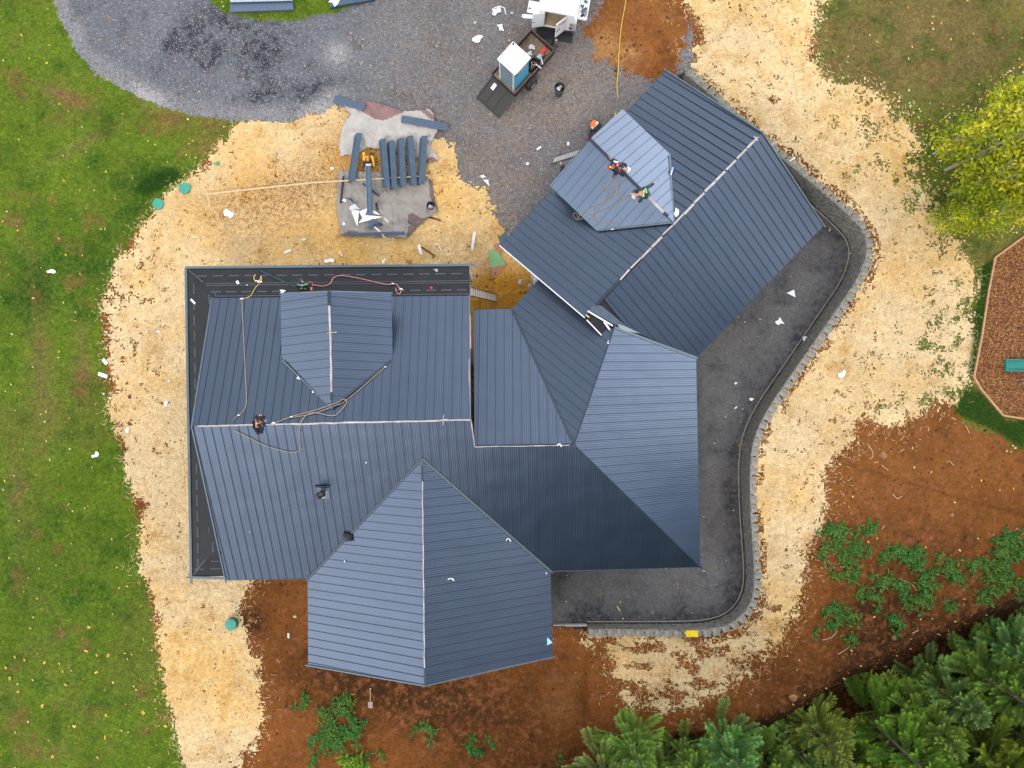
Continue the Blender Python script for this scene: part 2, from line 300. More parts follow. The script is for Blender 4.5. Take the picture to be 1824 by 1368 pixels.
def gmat(name,c1,c2,c3,c4,fine,fscale,bump,dot=None,rough=.95,streak=False):
    m=bpy.data.materials.new(name); m.use_nodes=True; nt=m.node_tree; b=nt.nodes['Principled BSDF']; L=nt.links.new
    b.inputs['Roughness'].default_value=rough; b.inputs['Specular IOR Level'].default_value=.15
    at=nd(nt,'ShaderNodeAttribute'); at.attribute_name='mask'; sp=nd(nt,'ShaderNodeSeparateColor'); L(at.outputs['Color'],sp.inputs[0])
    g=nd(nt,'ShaderNodeNewGeometry')
    def nz(sc,det=4,mp=None,rough=.6):
        n=nd(nt,'ShaderNodeTexNoise'); n.inputs['Scale'].default_value=sc; n.inputs['Detail'].default_value=det; n.inputs['Roughness'].default_value=rough; src=g.outputs['Position']
        if mp: q=nd(nt,'ShaderNodeMapping'); q.inputs['Scale'].default_value=mp[0]; q.inputs['Rotation'].default_value=(0,0,mp[1]); L(src,q.inputs[0]); src=q.outputs[0]
        L(src,n.inputs['Vector']); return n.outputs['Fac']
    def mr(v,a,bb,c,d): q=nd(nt,'ShaderNodeMapRange'); q.inputs['From Min'].default_value=a; q.inputs['From Max'].default_value=bb; q.inputs['To Min'].default_value=c; q.inputs['To Max'].default_value=d; L(v,q.inputs['Value']); return q.outputs[0]
    def mth(op,a,bb): q=nd(nt,'ShaderNodeMath'); q.operation=op; q.use_clamp=False; [L(v,q.inputs[i]) if not isinstance(v,(int,float)) else setattr(q.inputs[i],'default_value',v) for i,v in enumerate((a,bb))]; return q.outputs[0]
    n1=nz(fscale*.35); 
    cur=None; colr=nd(nt,'ShaderNodeRGB'); colr.outputs[0].default_value=(*c1,1); cur=colr.outputs[0]
    for ch,c in ((0,c2),(1,c3),(2,c4)):
        if c is None: continue
        n=nz((3.1,4.7,7.3)[ch],5); f=mth('MULTIPLY',sp.outputs[ch],mr(n,.3,.7,.25,1.6)); cl_=nd(nt,'ShaderNodeClamp'); L(f,cl_.inputs[0])
        mm=nd(nt,'ShaderNodeMixRGB'); L(cl_.outputs[0],mm.inputs[0]); L(cur,mm.inputs[1]); mm.inputs[2].default_value=(*c,1); cur=mm.outputs[0]
    val=mr(nz(fscale,4,rough=.75),.28,.72,1-fine,1+fine)
    v2=mr(n1,.3,.7,1-fine*.45,1+fine*.45)
    v=mth('MULTIPLY',val,v2)
    v=mth('MULTIPLY',v,mr(nz(.35,3),.3,.7,.86,1.14))
    if streak:
        for ang in (.5,2.1,1.2): v=mth('MULTIPLY',v,mr(nz(9,3,((1,6,1),ang)),.3,.7,.80,1.2))
    hs=nd(nt,'ShaderNodeVectorMath'); hs.operation='SCALE'; L(cur,hs.inputs[0]); L(v,hs.inputs['Scale']); cur=hs.outputs[0]
    if dot:
        for (sc,th,c,rn) in dot:
            vo=nd(nt,'ShaderNodeTexVoronoi'); vo.inputs['Scale'].default_value=sc; vo.inputs['Randomness'].default_value=1; L(g.outputs['Position'],vo.inputs['Vector'])
            s2=nd(nt,'ShaderNodeSeparateColor'); L(vo.outputs['Color'],s2.inputs[0]); f=mr(s2.outputs[0],th,th+.04,0,rn)
            dd_=mr(vo.outputs['Distance'],.25,.45,1,0); f=mth('MULTIPLY',f,dd_)
            mm=nd(nt,'ShaderNodeMixRGB'); L(f,mm.inputs[0]); L(cur,mm.inputs[1]); mm.inputs[2].default_value=(*c,1); cur=mm.outputs[0]
    L(cur,b.inputs['Base Color'])
    bp=nd(nt,'ShaderNodeBump'); bp.inputs['Strength'].default_value=bump; bp.inputs['Distance'].default_value=.05; L(nz(fscale*.8,5),bp.inputs['Height']); L(bp.outputs[0],b.inputs['Normal'])
    return m
GM=[gmat('soil_material',(.195,.069,.015),(.055,.024,.009),(.34,.175,.065),(.23,.085,.035),.34,7,.8,[(9,.955,(.32,.15,.07),.5),(5,.985,(.32,.2,.12),.7)]),
    gmat('grass_material',(.112,.172,.014),(.175,.135,.045),(.030,.082,.008),(.21,.105,.045),.55,9,1.0,[(5,.965,(.32,.30,.07),.7)]),
    gmat('straw_material',(.68,.53,.31),(.72,.46,.15),(.27,.13,.045),(.52,.25,.03),.30,11,.8,[(6,.965,(.24,.11,.05),.5)],streak=True),
    gmat('gravel_material',(.128,.138,.158),(.035,.038,.050),(.205,.165,.140),(.33,.32,.32),.42,12,1.0,[(13,.84,(.40,.39,.40),.7),(11,.86,(.045,.045,.055),.7),(6,.965,(.42,.22,.09),.6)]),
    gmat('dark_gravel_material',(.125,.123,.124),(.040,.041,.050),(.10,.085,.075),None,.42,13,1.0,[(14,.86,(.2,.2,.21),.6),(4,.985,(.5,.33,.05),.7)]),
    gmat('bark_material',(.27,.115,.035),(.11,.045,.030),(.40,.19,.06),None,.55,10,1.0,[(8,.93,(.50,.33,.17),.7),(9,.82,(.08,.035,.035),.75)])]
GN=['bare_soil','lawn','straw_mulch','gravel_driveway','gravel_yard','bark_mulch']
nyc,nxc=reg.shape; idx=np.arange(gx.size).reshape(gx.shape)
V=np.stack([gx.ravel(),gy.ravel(),gz.ravel()],1)
for k,nm in enumerate(GN):
    q=np.argwhere(reg==k); a=idx[q[:,0],q[:,1]]
    fq=np.stack([a,a+1,a+1+gx.shape[1],a+gx.shape[1]],1); u,inv=np.unique(fq,return_inverse=True)
    m=np.stack([np.clip(c.ravel()[u],0,1.5) for c in M[k]]+[np.ones(len(u))],1)
    vv=V[u].copy()
    if k==2: vv[:,2]+=.03
    if k==5: vv[:,2]+=.06
    o=npmesh(nm,vv,inv.reshape(fq.shape),GM[k],cols=m,cname='mask'); tag(o,kind='structure')
    o.data.polygons.foreach_set('use_smooth',[True]*len(o.data.polygons))
b=MB()
for (xa,xb,ya,yb) in [(-400,400,24,400),(-400,400,-400,-24),(-400,-31,-24,24),(31,400,-24,24)]: b.add([(xa,ya,-.05),(xb,ya,-.05),(xb,yb,-.05),(xa,yb,-.05)],[(0,1,2,3)])
# soft base under the ragged seams between the surfaces
q=slice(None,None,6); bx_,by_=gx[q,q],gy[q,q]; gm_=gz.copy()
for sh in (2,5,8):
    for ax_ in (0,1):
        for sg_ in (-sh,sh): gm_=np.minimum(gm_,np.roll(gm_,sg_,ax_))
bz_=gm_[q,q]-.35; n0,n1_=bx_.shape; o0=len(b.v)
b.v+=list(zip(bx_.ravel().tolist(),by_.ravel().tolist(),bz_.ravel().tolist()))
for i in range(n0-1):
    for j in range(n1_-1): a=o0+i*n1_+j; b.f.append((a,a+1,a+1+n1_,a+n1_)); b.m.append(0)
tag(b.build('ground',mat('far_ground',(.07,.10,.02),.95,var=.6,scale=.4)),kind='structure')
# ------------------------------------------------------------------ the house
def roofmat(name,c,c2,seam):
    m=bpy.data.materials.new(name); m.use_nodes=True; nt=m.node_tree; b=nt.nodes['Principled BSDF']; L=nt.links.new
    b.inputs['Metallic'].default_value=.75; b.inputs['Coat Weight'].default_value=.5; b.inputs['Coat IOR'].default_value=1.7; b.inputs['Coat Roughness'].default_value=.22; b.inputs['Specular IOR Level'].default_value=.6
    uv=nd(nt,'ShaderNodeUVMap'); uv.uv_map='UVMap'; sp=nd(nt,'ShaderNodeSeparateXYZ'); L(uv.outputs[0],sp.inputs[0])
    def mth(op,a,bb=0.): q=nd(nt,'ShaderNodeMath'); q.operation=op; [L(v,q.inputs[i]) if not isinstance(v,(int,float)) else setattr(q.inputs[i],'default_value',v) for i,v in enumerate((a,bb))]; return q.outputs[0]
    # each panel: a slightly different tone; two low stiffening ribs between the seams
    pan=mth('FLOOR',mth('DIVIDE',sp.outputs[0],.406)); wn=nd(nt,'ShaderNodeTexWhiteNoise'); wn.noise_dimensions='1D'; L(pan,wn.inputs['W'])
    g=nd(nt,'ShaderNodeNewGeometry'); n=nd(nt,'ShaderNodeTexNoise'); n.inputs['Scale'].default_value=.9; n.inputs['Detail'].default_value=6; L(g.outputs['Position'],n.inputs['Vector'])
    n2=nd(nt,'ShaderNodeTexNoise'); n2.inputs['Scale'].default_value=1.6; n2.inputs['Detail'].default_value=1; L(g.outputs['Position'],n2.inputs['Vector'])
    mv=nd(nt,'ShaderNodeMapping'); mv.inputs['Scale'].default_value=(14,.5,1); L(uv.outputs[0],mv.inputs[0]); n3=nd(nt,'ShaderNodeTexNoise'); n3.inputs['Scale'].default_value=1; n3.inputs['Detail'].default_value=3; L(mv.outputs[0],n3.inputs['Vector'])
    f=mth('ADD',mth('MULTIPLY',wn.outputs['Value'],.25),mth('ADD',mth('MULTIPLY',n.outputs['Fac'],.5),mth('MULTIPLY',n3.outputs['Fac'],.55)))
    mm=nd(nt,'ShaderNodeMixRGB'); L(f,mm.inputs[0]); mm.inputs[1].default_value=(*c,1); mm.inputs[2].default_value=(*c2,1)
    L(mm.outputs[0],b.inputs['Base Color'])
    rr=nd(nt,'ShaderNodeMapRange'); rr.inputs['To Min'].default_value=.27; rr.inputs['To Max'].default_value=.36; L(n2.outputs['Fac'],rr.inputs['Value']); L(rr.outputs[0],b.inputs['Roughness'])
    ph=mth('MULTIPLY',sp.outputs[0],2*math.pi/.1015); s=mth('POWER',mth('ABSOLUTE',mth('SINE',mth('MULTIPLY',ph,.5))),6.)
    nb_=nd(nt,'ShaderNodeTexNoise'); nb_.inputs['Scale'].default_value=1.1; nb_.inputs['Detail'].default_value=0; L(g.outputs['Position'],nb_.inputs['Vector'])
    hh=mth('ADD',mth('MULTIPLY',s,1.),mth('MULTIPLY',nb_.outputs['Fac'],4.))
    bp=nd(nt,'ShaderNodeBump'); bp.inputs['Strength'].default_value=1; bp.inputs['Distance'].default_value=.0045; L(hh,bp.inputs['Height']); L(bp.outputs[0],b.inputs['Normal'])
    return m
ROOF=roofmat('blue_grey_metal',(.036,.062,.110),(.058,.090,.146),None)
SEAM=mat('seam_metal',(.022,.032,.052),.45,.2); TRIM=mat('navy_trim',(.04,.055,.08),.4,.3); TRIML=mat('grey_blue_trim',(.11,.15,.18),.35,.3)  # seam paint extra dark: the lap shadow is put into its colour
UND=mat('black_underlayment',(.008,.009,.012),.75,0,.8,1.5,bump=.3,bscale=9); MARK=mat('printed_mark',(.075,.09,.11),.8,0,.5,20)
WHT=mat('white_stuff',(.78,.79,.82),.6,0,.1,8); TAPE=mat('ridge_tape',(.36,.28,.26),.7,0,.35,3,c2=(.52,.51,.52)); PINK=mat('pink_tape',(.55,.32,.34),.7,0,.3,3)
SID=mat('pale_siding',(.50,.50,.48),.8,0,.1,3); GLS=mat('window_glass',(.03,.04,.05),.08,0,.2,3); WOOD=mat('raw_lumber',(.56,.40,.22),.75,0,.3,8,c2=(.66,.52,.34))
MS=eave((402,1033),(1247,1010),2.9,.46,(700,700))
RW,RE_=MS.hit(342,759),MS.hit(838,748); MN=Pl(RW,RE_,P(600,529,3.85))
ES=eave((1247,1010),(1240,637),2.9,.46,(1000,800)); GN_=eave((890,437),(1186,126),2.9,.46,(1200,400)); 
GR1,GR2=GN_.hit(1358,236),GN_.hit(1043,562); GR1[2]-=.03; GS=Pl(GR1,GR2,(P(1240,637,2.9)+P(1467,402,2.9))/2)
P1=eave((843,552),(912,550),2.9,.46,(900,700)); P2=eave((912,550),(955,503),2.9,.46,(1050,600))
SWp=eave((548,1031),(549,1185),2.9,.46,(700,1100))
A_=MS.hit(752,817); SR=SWp.hit(757,1221)
SWp=Pl(A_,SR,P(548.5,1108,2.9)); SEp=Pl(A_,SR,P(982,1094,2.9))
K_=MS.hit(1022,792); J_=MS.hit(845,795); ES=Pl(K_,P(1247,1010,2.9),P(1240,637,2.9)); V_=ES.hit(1094,583)
P2=Pl(K_,V_,P(930,530,2.88)); P1=Pl(K_,J_,P(877,551,2.88))
house=empty('house',(0,0,0),'large house under blue-grey ribbed metal roofs with several gables, middle of the lot','house')
RFACES=[]   # (pixel polygon, plane) for placing things on the roof, topmost first
def roof(pl,pts,parent=house,th=.07,off=0.,seams=True,phase=0.,m=None,name='roof',sw=.024,reg=True,top=False,col=None):
    """pts: pixel points or 3-D points on plane pl"""
    p3=[np.array(q) if len(q)==3 else pl.hit(*q) for q in pts]
    n=pl.n; u=np.cross([0,0,1],n); u/=np.linalg.norm(u); v=np.cross(n,u); o=p3[0]
    p3=[q+n*off for q in p3]; uvp=[((q-o)@u,(q-o)@v) for q in p3]
    ar=sum(a[0]*b[1]-b[0]*a[1] for a,b in zip(uvp,uvp[1:]+uvp[:1]))
    if ar<0: p3=p3[::-1]; uvp=uvp[::-1]
    b=MB(); k=len(p3); b.add([q for q in p3]+[q-n*th for q in p3],[tuple(range(k)),tuple(range(2*k-1,k-1,-1))]+[(i,k+i,k+(i+1)%k,(i+1)%k) for i in range(k)])
    b.m=[0]+[2]*(k+1)
    if seams:
        us=[q[0] for q in uvp]; s0=math.ceil((min(us)-phase)/.406)
        for i in range(s0,int((max(us)-phase)/.406)+1):
            uu=i*.406+phase; xs=[]
            for (a,c) in zip(uvp,uvp[1:]+uvp[:1]):
                if (a[0]>uu)!=(c[0]>uu): xs.append(a[1]+(uu-a[0])/(c[0]-a[0])*(c[1]-a[1]))
            xs.sort()
            for lo,hi in zip(xs[::2],xs[1::2]):
                if hi-lo<.15: continue
                pa=o+n*off+u*uu+v*(lo+.01); pb=o+n*off+u*uu+v*(hi-.03); w=sw/2
                vs=[pa-u*w,pa+u*w,pb+u*w,pb-u*w]; tp=[x+n*.024 for x in (pa-u*w*.6,pa+u*w*.6,pb+u*w*.6,pb-u*w*.6)]
                b.add(vs+tp,[(4,5,6,7),(0,1,5,4),(1,2,6,5),(2,3,7,6),(3,0,4,7)],1)
    ob=b.build(name,[m or ROOF,SEAM,TRIM],parent)
    uvl=ob.data.uv_layers.new(name='UVMap'); cd=np.array([v_.co for v_ in ob.data.vertices]); li=np.zeros(len(ob.data.loops),np.int32); ob.data.loops.foreach_get('vertex_index',li)
    r=cd[li]-o; uvl.data.foreach_set('uv',np.stack([r@u+.203-phase,r@v],1).ravel())
    if reg:
        t=([ (CX+q[0]*F/(H-q[2]),CY-q[1]*F/(H-q[2])) for q in p3],Pl(p3[0],p3[1],p3[2]))
        RFACES.insert(0,t)
    return ob
def on(px,py,off=0.):
    for poly,pl in RFACES:
        if inpoly(np.array([px]),np.array([py]),poly)[0]: q=pl.hit(px,py); return P(px,py,q[2]+off)
    return gnd(px,py,off)
def strip(a,b,w,m,parent,name='ridge_strip',h=.03,off=.05,jag=0):
    a=np.array(a);b=np.array(b); bb=MB(); n=max(2,int(np.linalg.norm(b-a)/.45)) if jag else 2
    ps=[a+(b-a)*i/(n-1)+np.array([rng.normal(0,jag),rng.normal(0,jag),off]) for i in range(n)]
    for p,q in zip(ps[:-1],ps[1:]): bb.bar(p,q+(q-p)*.02,w*(1 if not jag else rng.uniform(.75,1.15)),h)
    return bb.build(name,m,parent)
# undercloaked skirts (porch roofs still in black underlayment)
NWo=MN.hit(330,476); NEo=MN.hit(836,472); hW=NWo[2]
SWo=P(340,1029,hW-.12); WS_=Pl(NWo,SWo,NWo+np.array([2,0.04,.92]))
a_=min(np.linspace(1.5,3.5,400),key=lambda t:abs(MN.z(NWo[0]+2.4,NWo[1]-t)-WS_.z(NWo[0]+2.4,NWo[1]-t))); inN=NWo+np.array([2.4,-a_,0]); inN[2]=MN.z(inN[0],inN[1]); inS=SWo+np.array([1.7,1.6,0]); inS[2]=WS_.z(inS[0],inS[1])
roof(MN,[tuple(NWo),tuple(NEo),tuple(MN.hit(836.5,536)),tuple(MN.hit(390,538)),tuple(inN)],off=-.05,seams=False,m=UND,name='underlayment')
roof(WS_,[tuple(NWo),tuple(inN),tuple(WS_.hit(388,700)*1.0),tuple(WS_.hit(388,880)),tuple(inS),tuple(SWo)],off=-.055,seams=False,m=UND,name='underlayment')
sp_=P(420,1027,hW-.12); SSp=Pl(SWo,sp_,inS); roof(SSp,[tuple(SWo),tuple(inS),tuple(sp_)],off=-.06,seams=False,m=UND,name='underlayment')
for a,b_ in [((330.5,476.5),(836,472.5)),((331,477),(340.5,1028.5)),((341,1028.5),(402,1030))]:
    qa,qb=(P(*a,hW-(.12 if a[1]>900 else 0)),NEo if b_[0]==836 else P(*b_,hW-.12)); strip(qa,qb,.12,TRIML,house,'drip_edge',h=.05,off=0)
# laps of the membrane and its printed marks
b=MB()
for a,c in [((366,505),(836,500)),((367,508.5),(836,503.5)),((357.5,500),(366,700)),((361,500),(369,690)),((372,940),(378,1000)),((378,1000),(400,1000)),((384,522),(384,528)),((336,481),(362,503)),((385,527.5),(836,523.5)),((345,1024),(366,996))]:
    b=MB(); b.bar(on(*a,.012),on(*c,.012),.035,.02); b.build('membrane_lap',mat('lap_edge',(.06,.07,.085),.6,0,.5,4),house)
b=MB()
def mark(px,py,ang,L=1.0,rev=False):
    b=MB()
    c,s=math.cos(ang),math.sin(ang)
    def q(a,w): a=-a if rev else a; return on(px+a*c-w*s,py+a*s+w*c,.006)
    # arrow-like emblem then a row of small uneven glyphs
    b.add([q(-9.5,0),q(-6.8,-1.6),q(-6.2,1.7)],[(0,1,2)]); x=-5.6
    while x<8.6:
        w=random.uniform(.7,1.25); t=random.uniform(.75,1.15)
        b.add([q(x,-t),q(x+w,-t),q(x+w,t),q(x,t)],[(0,1,2,3)]); x+=w+.38
    b.build('printed_mark',MARK,house)
x=360
while x<830: mark(x,491.5-(x-360)*.009,-.008); x+=28.3
x=384
while x<830:
    if not 500<x<700: mark(x,519.8-(x-384)*.008,-.008,rev=True)
    x+=27.4
y=514
while y<715: mark(345+(y-514)*.016,y,math.pi/2-.02,rev=True); y+=28.3
y=835
while y<1010: mark(350+(y-835)*.016,y,math.pi/2-.02,rev=True); y+=28.3
mark(355,1014,0);mark(384,1013,0);mark(379,975,1.55,rev=True);mark(372.5,533,1.55)
# metal slopes
roof(P1,[(843.5,552),(912,550),tuple(K_),tuple(J_)],phase=.1)
roof(P2,[(912,550),(970,487),(1084,590),tuple(V_),tuple(K_)],phase=.05)
roof(MS,[(402,1033),tuple(RW),tuple(RE_),tuple(J_),tuple(K_),(1247,1010),(980,1017),tuple(A_),(548,1031)],phase=.2)
roof(MN,[(378,531),(836,527),tuple(RE_),tuple(RW)])
roof(ES,[tuple(K_),(1247,1010),(1240,637),tuple(V_)],phase=.12)
roof(GS,[tuple(GR1),tuple(GR2),(1073,606),(1096,590),(1240,637),(1467,402)],off=-.05,seams=False,m=UND,name='underlayment',reg=True)
roof(GS,[tuple(GR1),(1077,533),(1118,586),(1240,637),(1467,402)],phase=.1)
roof(GN_,[(890,437),(1186,126),tuple(GR1),(1065,536),(1041,566)],phase=.0)
roof(SWp,[(548,1031),(549,1185),tuple(SR),tuple(A_)],phase=.1); roof(SEp,[(980,1018),(984,1170),tuple(SR),tuple(A_)],phase=.15)
# loose panel pieces and boards in the unfinished valley
b=MB(); q=[GS.hit(*c)+GS.n*.0 for c in [(1058,541),(1072,545),(1093,562),(1116,582),(1100,581),(1050,553)]]; b.add([x+GS.n*.02 for x in q]+[x-GS.n*.02 for x in q],[tuple(range(6)),tuple(range(11,5,-1))]+[(i,6+i,6+(i+1)%6,(i+1)%6) for i in range(6)]); b.build('loose_panel',mat('panel_paint',(.085,.115,.16),.4,.25),house)
b=MB(); b.bar(on(1047,554,.05),on(1091,580,.05),.07,.04); b.bar(on(1076,573,.06),on(1088,590,.06),.09,.04); b.build('valley_board',WHT,house)
b=MB(); b.bar(on(1044,561,.05),on(1049,565,.05),.05,.03); b.build('yellow_clip',mat('yellow_plastic',(.75,.6,.12),.5),house)
b=MB(); b.bar(GS.hit(1045,570)+[0,0,.03],GS.hit(1071,597)+[0,0,.03],.05,.04); b.bar(GN_.hit(890,438)+[0,0,.05],GN_.hit(1041,566)+[0,0,.05],.04,.1); b.build('rake_trim',WHT,house)
q=[ES.hit(*c)+ES.n*.05 for c in [(1099,577),(1112,581),(1140,594),(1112,590),(1102,584)]]; b=MB(); b.add(q+[x-ES.n*.04 for x in q],[tuple(range(4,-1,-1)),tuple(range(5,10))]+[(i,(i+1)%5,5+(i+1)%5,5+i) for i in range(5)]); b.build('valley_flashing',mat('pale_flashing',(.15,.19,.21),.35,.4),house)
# dormers
def dormer(le,lv,re,rv,rf,tip,he,name_ph=0):
    dm=bpy.data.objects.new('dormer',None); COL.objects.link(dm); dm.parent=house
    zl=on(*lv)[2]; zr=on(*rv)[2]; T=on(*tip,.03); Lf=P(*le,zl); Lv=on(*lv); Rf=P(*re,zr); Rv=on(*rv); hr=T[2]
    hw=np.linalg.norm((Rf-Lf)[:2])/2; Fp=P(*rf,(zl+zr)/2+hw*.455)
    for f,v in ((Lf,Lv),(Rf,Rv)):
        pl=Pl(f,T,Fp); vv=pl.hit(*(lv if f is Lf else rv)); roof(pl,[tuple(f),tuple(Fp),tuple(T),tuple(vv)],parent=dm,th=.05,off=.05,phase=name_ph)
    # walls under the dormer roof
    wb=MB(); c=(Lf+Rf+T)/3; ins=lambda p,k=.10: p+(c-p)*k
    a,d,e,g_=ins(Lf),ins(Fp,.12),ins(Rf),ins(T,.3); lv_,rv_=ins(Lv,.12),ins(Rv,.12)
    ring=[a,d,e,rv_,g_,lv_]; top=[p-np.array([0,0,.14]) for p in ring]; bot=[np.array([p[0],p[1],p[2]-1.9]) for p in ring]; n=6
    wb.add(top+bot,[(i,(i+1)%n,n+(i+1)%n,n+i) for i in range(n)]+[tuple(range(n))]); wb.build('dormer_wall',mat('shaded_siding',(.06,.07,.085),.8),dm)  # siding darkened: shade under the dormer eaves is put into the colour
    m_=(a+e)/2; dirn=(a-e)[:2]; dirn/=np.linalg.norm(dirn); nn=np.array([-dirn[1],dirn[0]]); 
    if (m_[:2]+nn-c[:2])@nn<0: nn=-nn
    w=MB(); w.bar((m_[0]+nn[0]*.03-dirn[0]*.6,m_[1]+nn[1]*.03-dirn[1]*.6,m_[2]-.55),(m_[0]+nn[0]*.03+dirn[0]*.6,m_[1]+nn[1]*.03+dirn[1]*.6,m_[2]-.55),.05,.6); w.build('window',GLS,dm)
    return dm,Fp,T
D1,f1_,t1_=dormer((501,523),(503,640),(697,522),(699,640),(587,519),(592,727),0)
D2,f2_,t2_=dormer((979,330),(1062,410),(1108,195),(1192,275),(1050,249),(1199,397),0,.1)
# valley flashings (dark lines)
def vline(a,b_,w=.07,m=TRIM,off=.03,parent=house,name='valley'): return strip(a if len(a)==3 else on(*a),b_ if len(b_)==3 else on(*b_),w,m,parent,name,h=.02,off=off)
vline((912,551),tuple(K_),.08); vline(tuple(A_),(549,1030),.10,off=.04); vline(tuple(A_),(980,1016),.10,TRIML,.04); vline(tuple(V_),(1239,637),.12,TRIML,.03); vline(tuple(K_),(1246,1009),.06,SEAM,.03,name='hip')
vline((503.5,642),(591,727),.07,TRIML,.05); vline((698,641),(594,725),.07,TRIM,.05); vline((1063,411),(1198,397),.07,TRIML,.05); vline((1192.5,276),(1199.5,396),.09,TRIML,.05)
vline(tuple(K_),tuple(V_),.07,SEAM,.03,name='hip'); vline(tuple(J_),tuple(K_),.13,SEAM,.03,name='ridge')
# gable rakes
for a,c in [(P(378,531,MN.hit(378,531)[2]),RW),(RW,P(402,1033,2.9)),(P(836,527,MN.hit(836,527)[2]),RE_),(GR1,P(1467,402,2.9)),(GR1,P(1186,126,2.9)),(SR,P(549,1185,2.9)),(SR,P(984,1170,2.9)),(f1_,P(501,523,on(503,640)[2])),(f1_,P(697,522,on(699,640)[2]))]: strip(a,c,.05,TRIML,house,'rake_trim',h=.09,off=.02)
for a,c,h in [((549,1031),(550,1185),2.9),((980,1018),(984,1170),2.9),((402,1033),(548,1031),2.9),((981,1018),(1247,1010),2.9),((1247,1010),(1240,637),2.9),((1240,637),(1467,402),2.9),((890,437),(1186,126),2.9),((843,552),(912,550),2.88)]: strip(P(*a,h),P(*c,h),.05,TRIM,house,'gutter',h=.09,off=-.05)
# exposed ridge strips (whitish tape, closures)
strip(MS.hit(352,759),MS.hit(838,748),.07,TAPE,house,jag=.008); strip(MS.hit(846,796),MS.hit(1014,793),.035,TAPE,house,jag=.006,off=.055)
strip(RE_+[.02,0,0],J_+[.02,0,.02],.045,TAPE,house,jag=.004); strip(MN.hit(837,560),MN.hit(838,620),.06,PINK,house,jag=.003); strip(MN.hit(836,640),MN.hit(838,740),.06,PINK,house,jag=.003)
nseg=13
for i in range(nseg):
    a=GR1+(GR2-GR1)*(.03+i*.060); c=GR1+(GR2-GR1)*(.03+(i+.9)*.060); strip(a,c,.10,TAPE,house,jag=.012)
strip(GR1+(GR2-GR1)*.80,GR1+(GR2-GR1)*.94,.15,SEAM,house,'ridge_vent',off=.04)
strip(A_+(SR-A_)*.10,A_+(SR-A_)*.92,.045,TAPE,house,jag=.007); strip(A_+(SR-A_)*.03,A_+(SR-A_)*.1,.08,SEAM,house,'ridge_vent',off=.04); strip(A_+(SR-A_)*.92,SR,.08,SEAM,house,'ridge_vent',off=.04)
D=t1_-f1_; strip(f1_+D*.12,f1_+D*.86,.08,TAPE,D1,jag=.008,off=.09); strip(f1_,f1_+D*.12,.15,SEAM,D1,'ridge_vent',off=.09); strip(f1_+D*.87,f1_+D*.93,.12,SEAM,D1,'ridge_vent',off=.09)
D=t2_-f2_; strip(f2_,f2_+D*.60,.16,SEAM,D2,'ridge_vent',off=.09); strip(f2_+D*.62,f2_+D*.88,.12,TAPE,D2,jag=.006,off=.10); strip(f2_+D*.88,f2_+D*.93,.16,SEAM,D2,'ridge_vent',off=.10)
b=MB()
for (px,py) in [(1083,598)]: b.bar(on(1090,592,.05),on(1083,612,.05),.09,.03)
b.build('ridge_strip',WHT,house)
# small crosses of tape on the ridges
b=MB()
for (a,c) in [((790,739),(789,757)),((784,748),(797,747)),((1343,242),(1351,251)),((1351,244),(1343,250)),((583,593),(600,592))]: b=MB(); b.bar(on(*a,.11),on(*c,.11),.035,.02); b.build('tape_strip',TAPE,house)
# plumbing vent with flashing
vp=on(575,879)
b=MB(); b.bar(MS.hit(567,878)+MS.n*.02,MS.hit(587,878)+MS.n*.02,.62,.02,up=tuple(MS.n)); fl=b.build('vent_flashing',mat('flashing_blue',(.09,.12,.17),.4,.3),house)
b=MB(); b.bar(MS.hit(561,866)+MS.n*.05,MS.hit(588,865)+MS.n*.05,.05,.09); b.build('flashing_bar',SEAM,fl)  # dark bar across the slope at the upper edge of the vent flashing
b=MB(); b.lathe([(.20,-.25),(.19,.05),(.13,.12),(.13,.55),(.17,.56),(.17,.66),(.05,.74)],c=(vp[0],vp[1],vp[2]),n=20,capt=True); b.build('vent_pipe',mat('vent_black',(.02,.022,.028),.35,.3),house,smooth=False)
b=MB(); b.lathe([(.205,.02),(.205,.07),(.18,.08)],c=(vp[0],vp[1],vp[2]),n=20); b.build('clamp_ring',mat('galvanised',(.55,.57,.62),.3,.8),fl)
# walls, gables, posts under the roofs
def wallprism(pts,h,name='wall',m=SID):
    b=MB(); b.prism([tuple(P(px,py,2.9)[:2]) for px,py in pts],-.02,h); return b.build(name,m,house)
w1=wallprism([(395,560),(820,556),(820,800),(1000,805),(1225,990),(965,1000),(965,1158),(565,1170),(563,1015),(416,1018)],2.62)
w2=wallprism([(935,430),(1188,155),(1440,400),(1222,618),(1222,985),(1000,850),(935,760),(860,780),(860,570),(920,568),(960,525)],2.6)
def gable(a,c,top,name='gable_wall'):
    a,c,t=map(np.array,(a,c,top)); d=(c-a)/np.linalg.norm(c-a); nn=np.array([-d[1],d[0],0])*.06; b=MB(); q=[a+[0,0,-.5],c+[0,0,-.5],c+[0,0,-.12],t+[0,0,-.2],a+[0,0,-.12]]
    b.add([x-nn for x in q]+[x+nn for x in q],[(4,3,2,1,0),(5,6,7,8,9)]+[(i,(i+1)%5,5+(i+1)%5,5+i) for i in range(5)]); return b.build(name,SID,house)
s=np.array
gable(P(378,531,3.8)+s([.5,-.1,0]),P(402,1033,2.9)+s([.5,.3,0]),RW+s([.5,0,0])); gable(P(836,527,3.8)+s([-.2,-.1,0]),MS.hit(845,795)+s([-.2,0,0]),RE_+s([-.2,0,0]))
gable(P(549,1185,2.9)+s([.4,.45,0]),P(984,1170,2.9)+s([-.4,.45,0]),SR+s([0,.45,0])); dg=(GR2-GR1)/np.linalg.norm(GR2-GR1)*.45
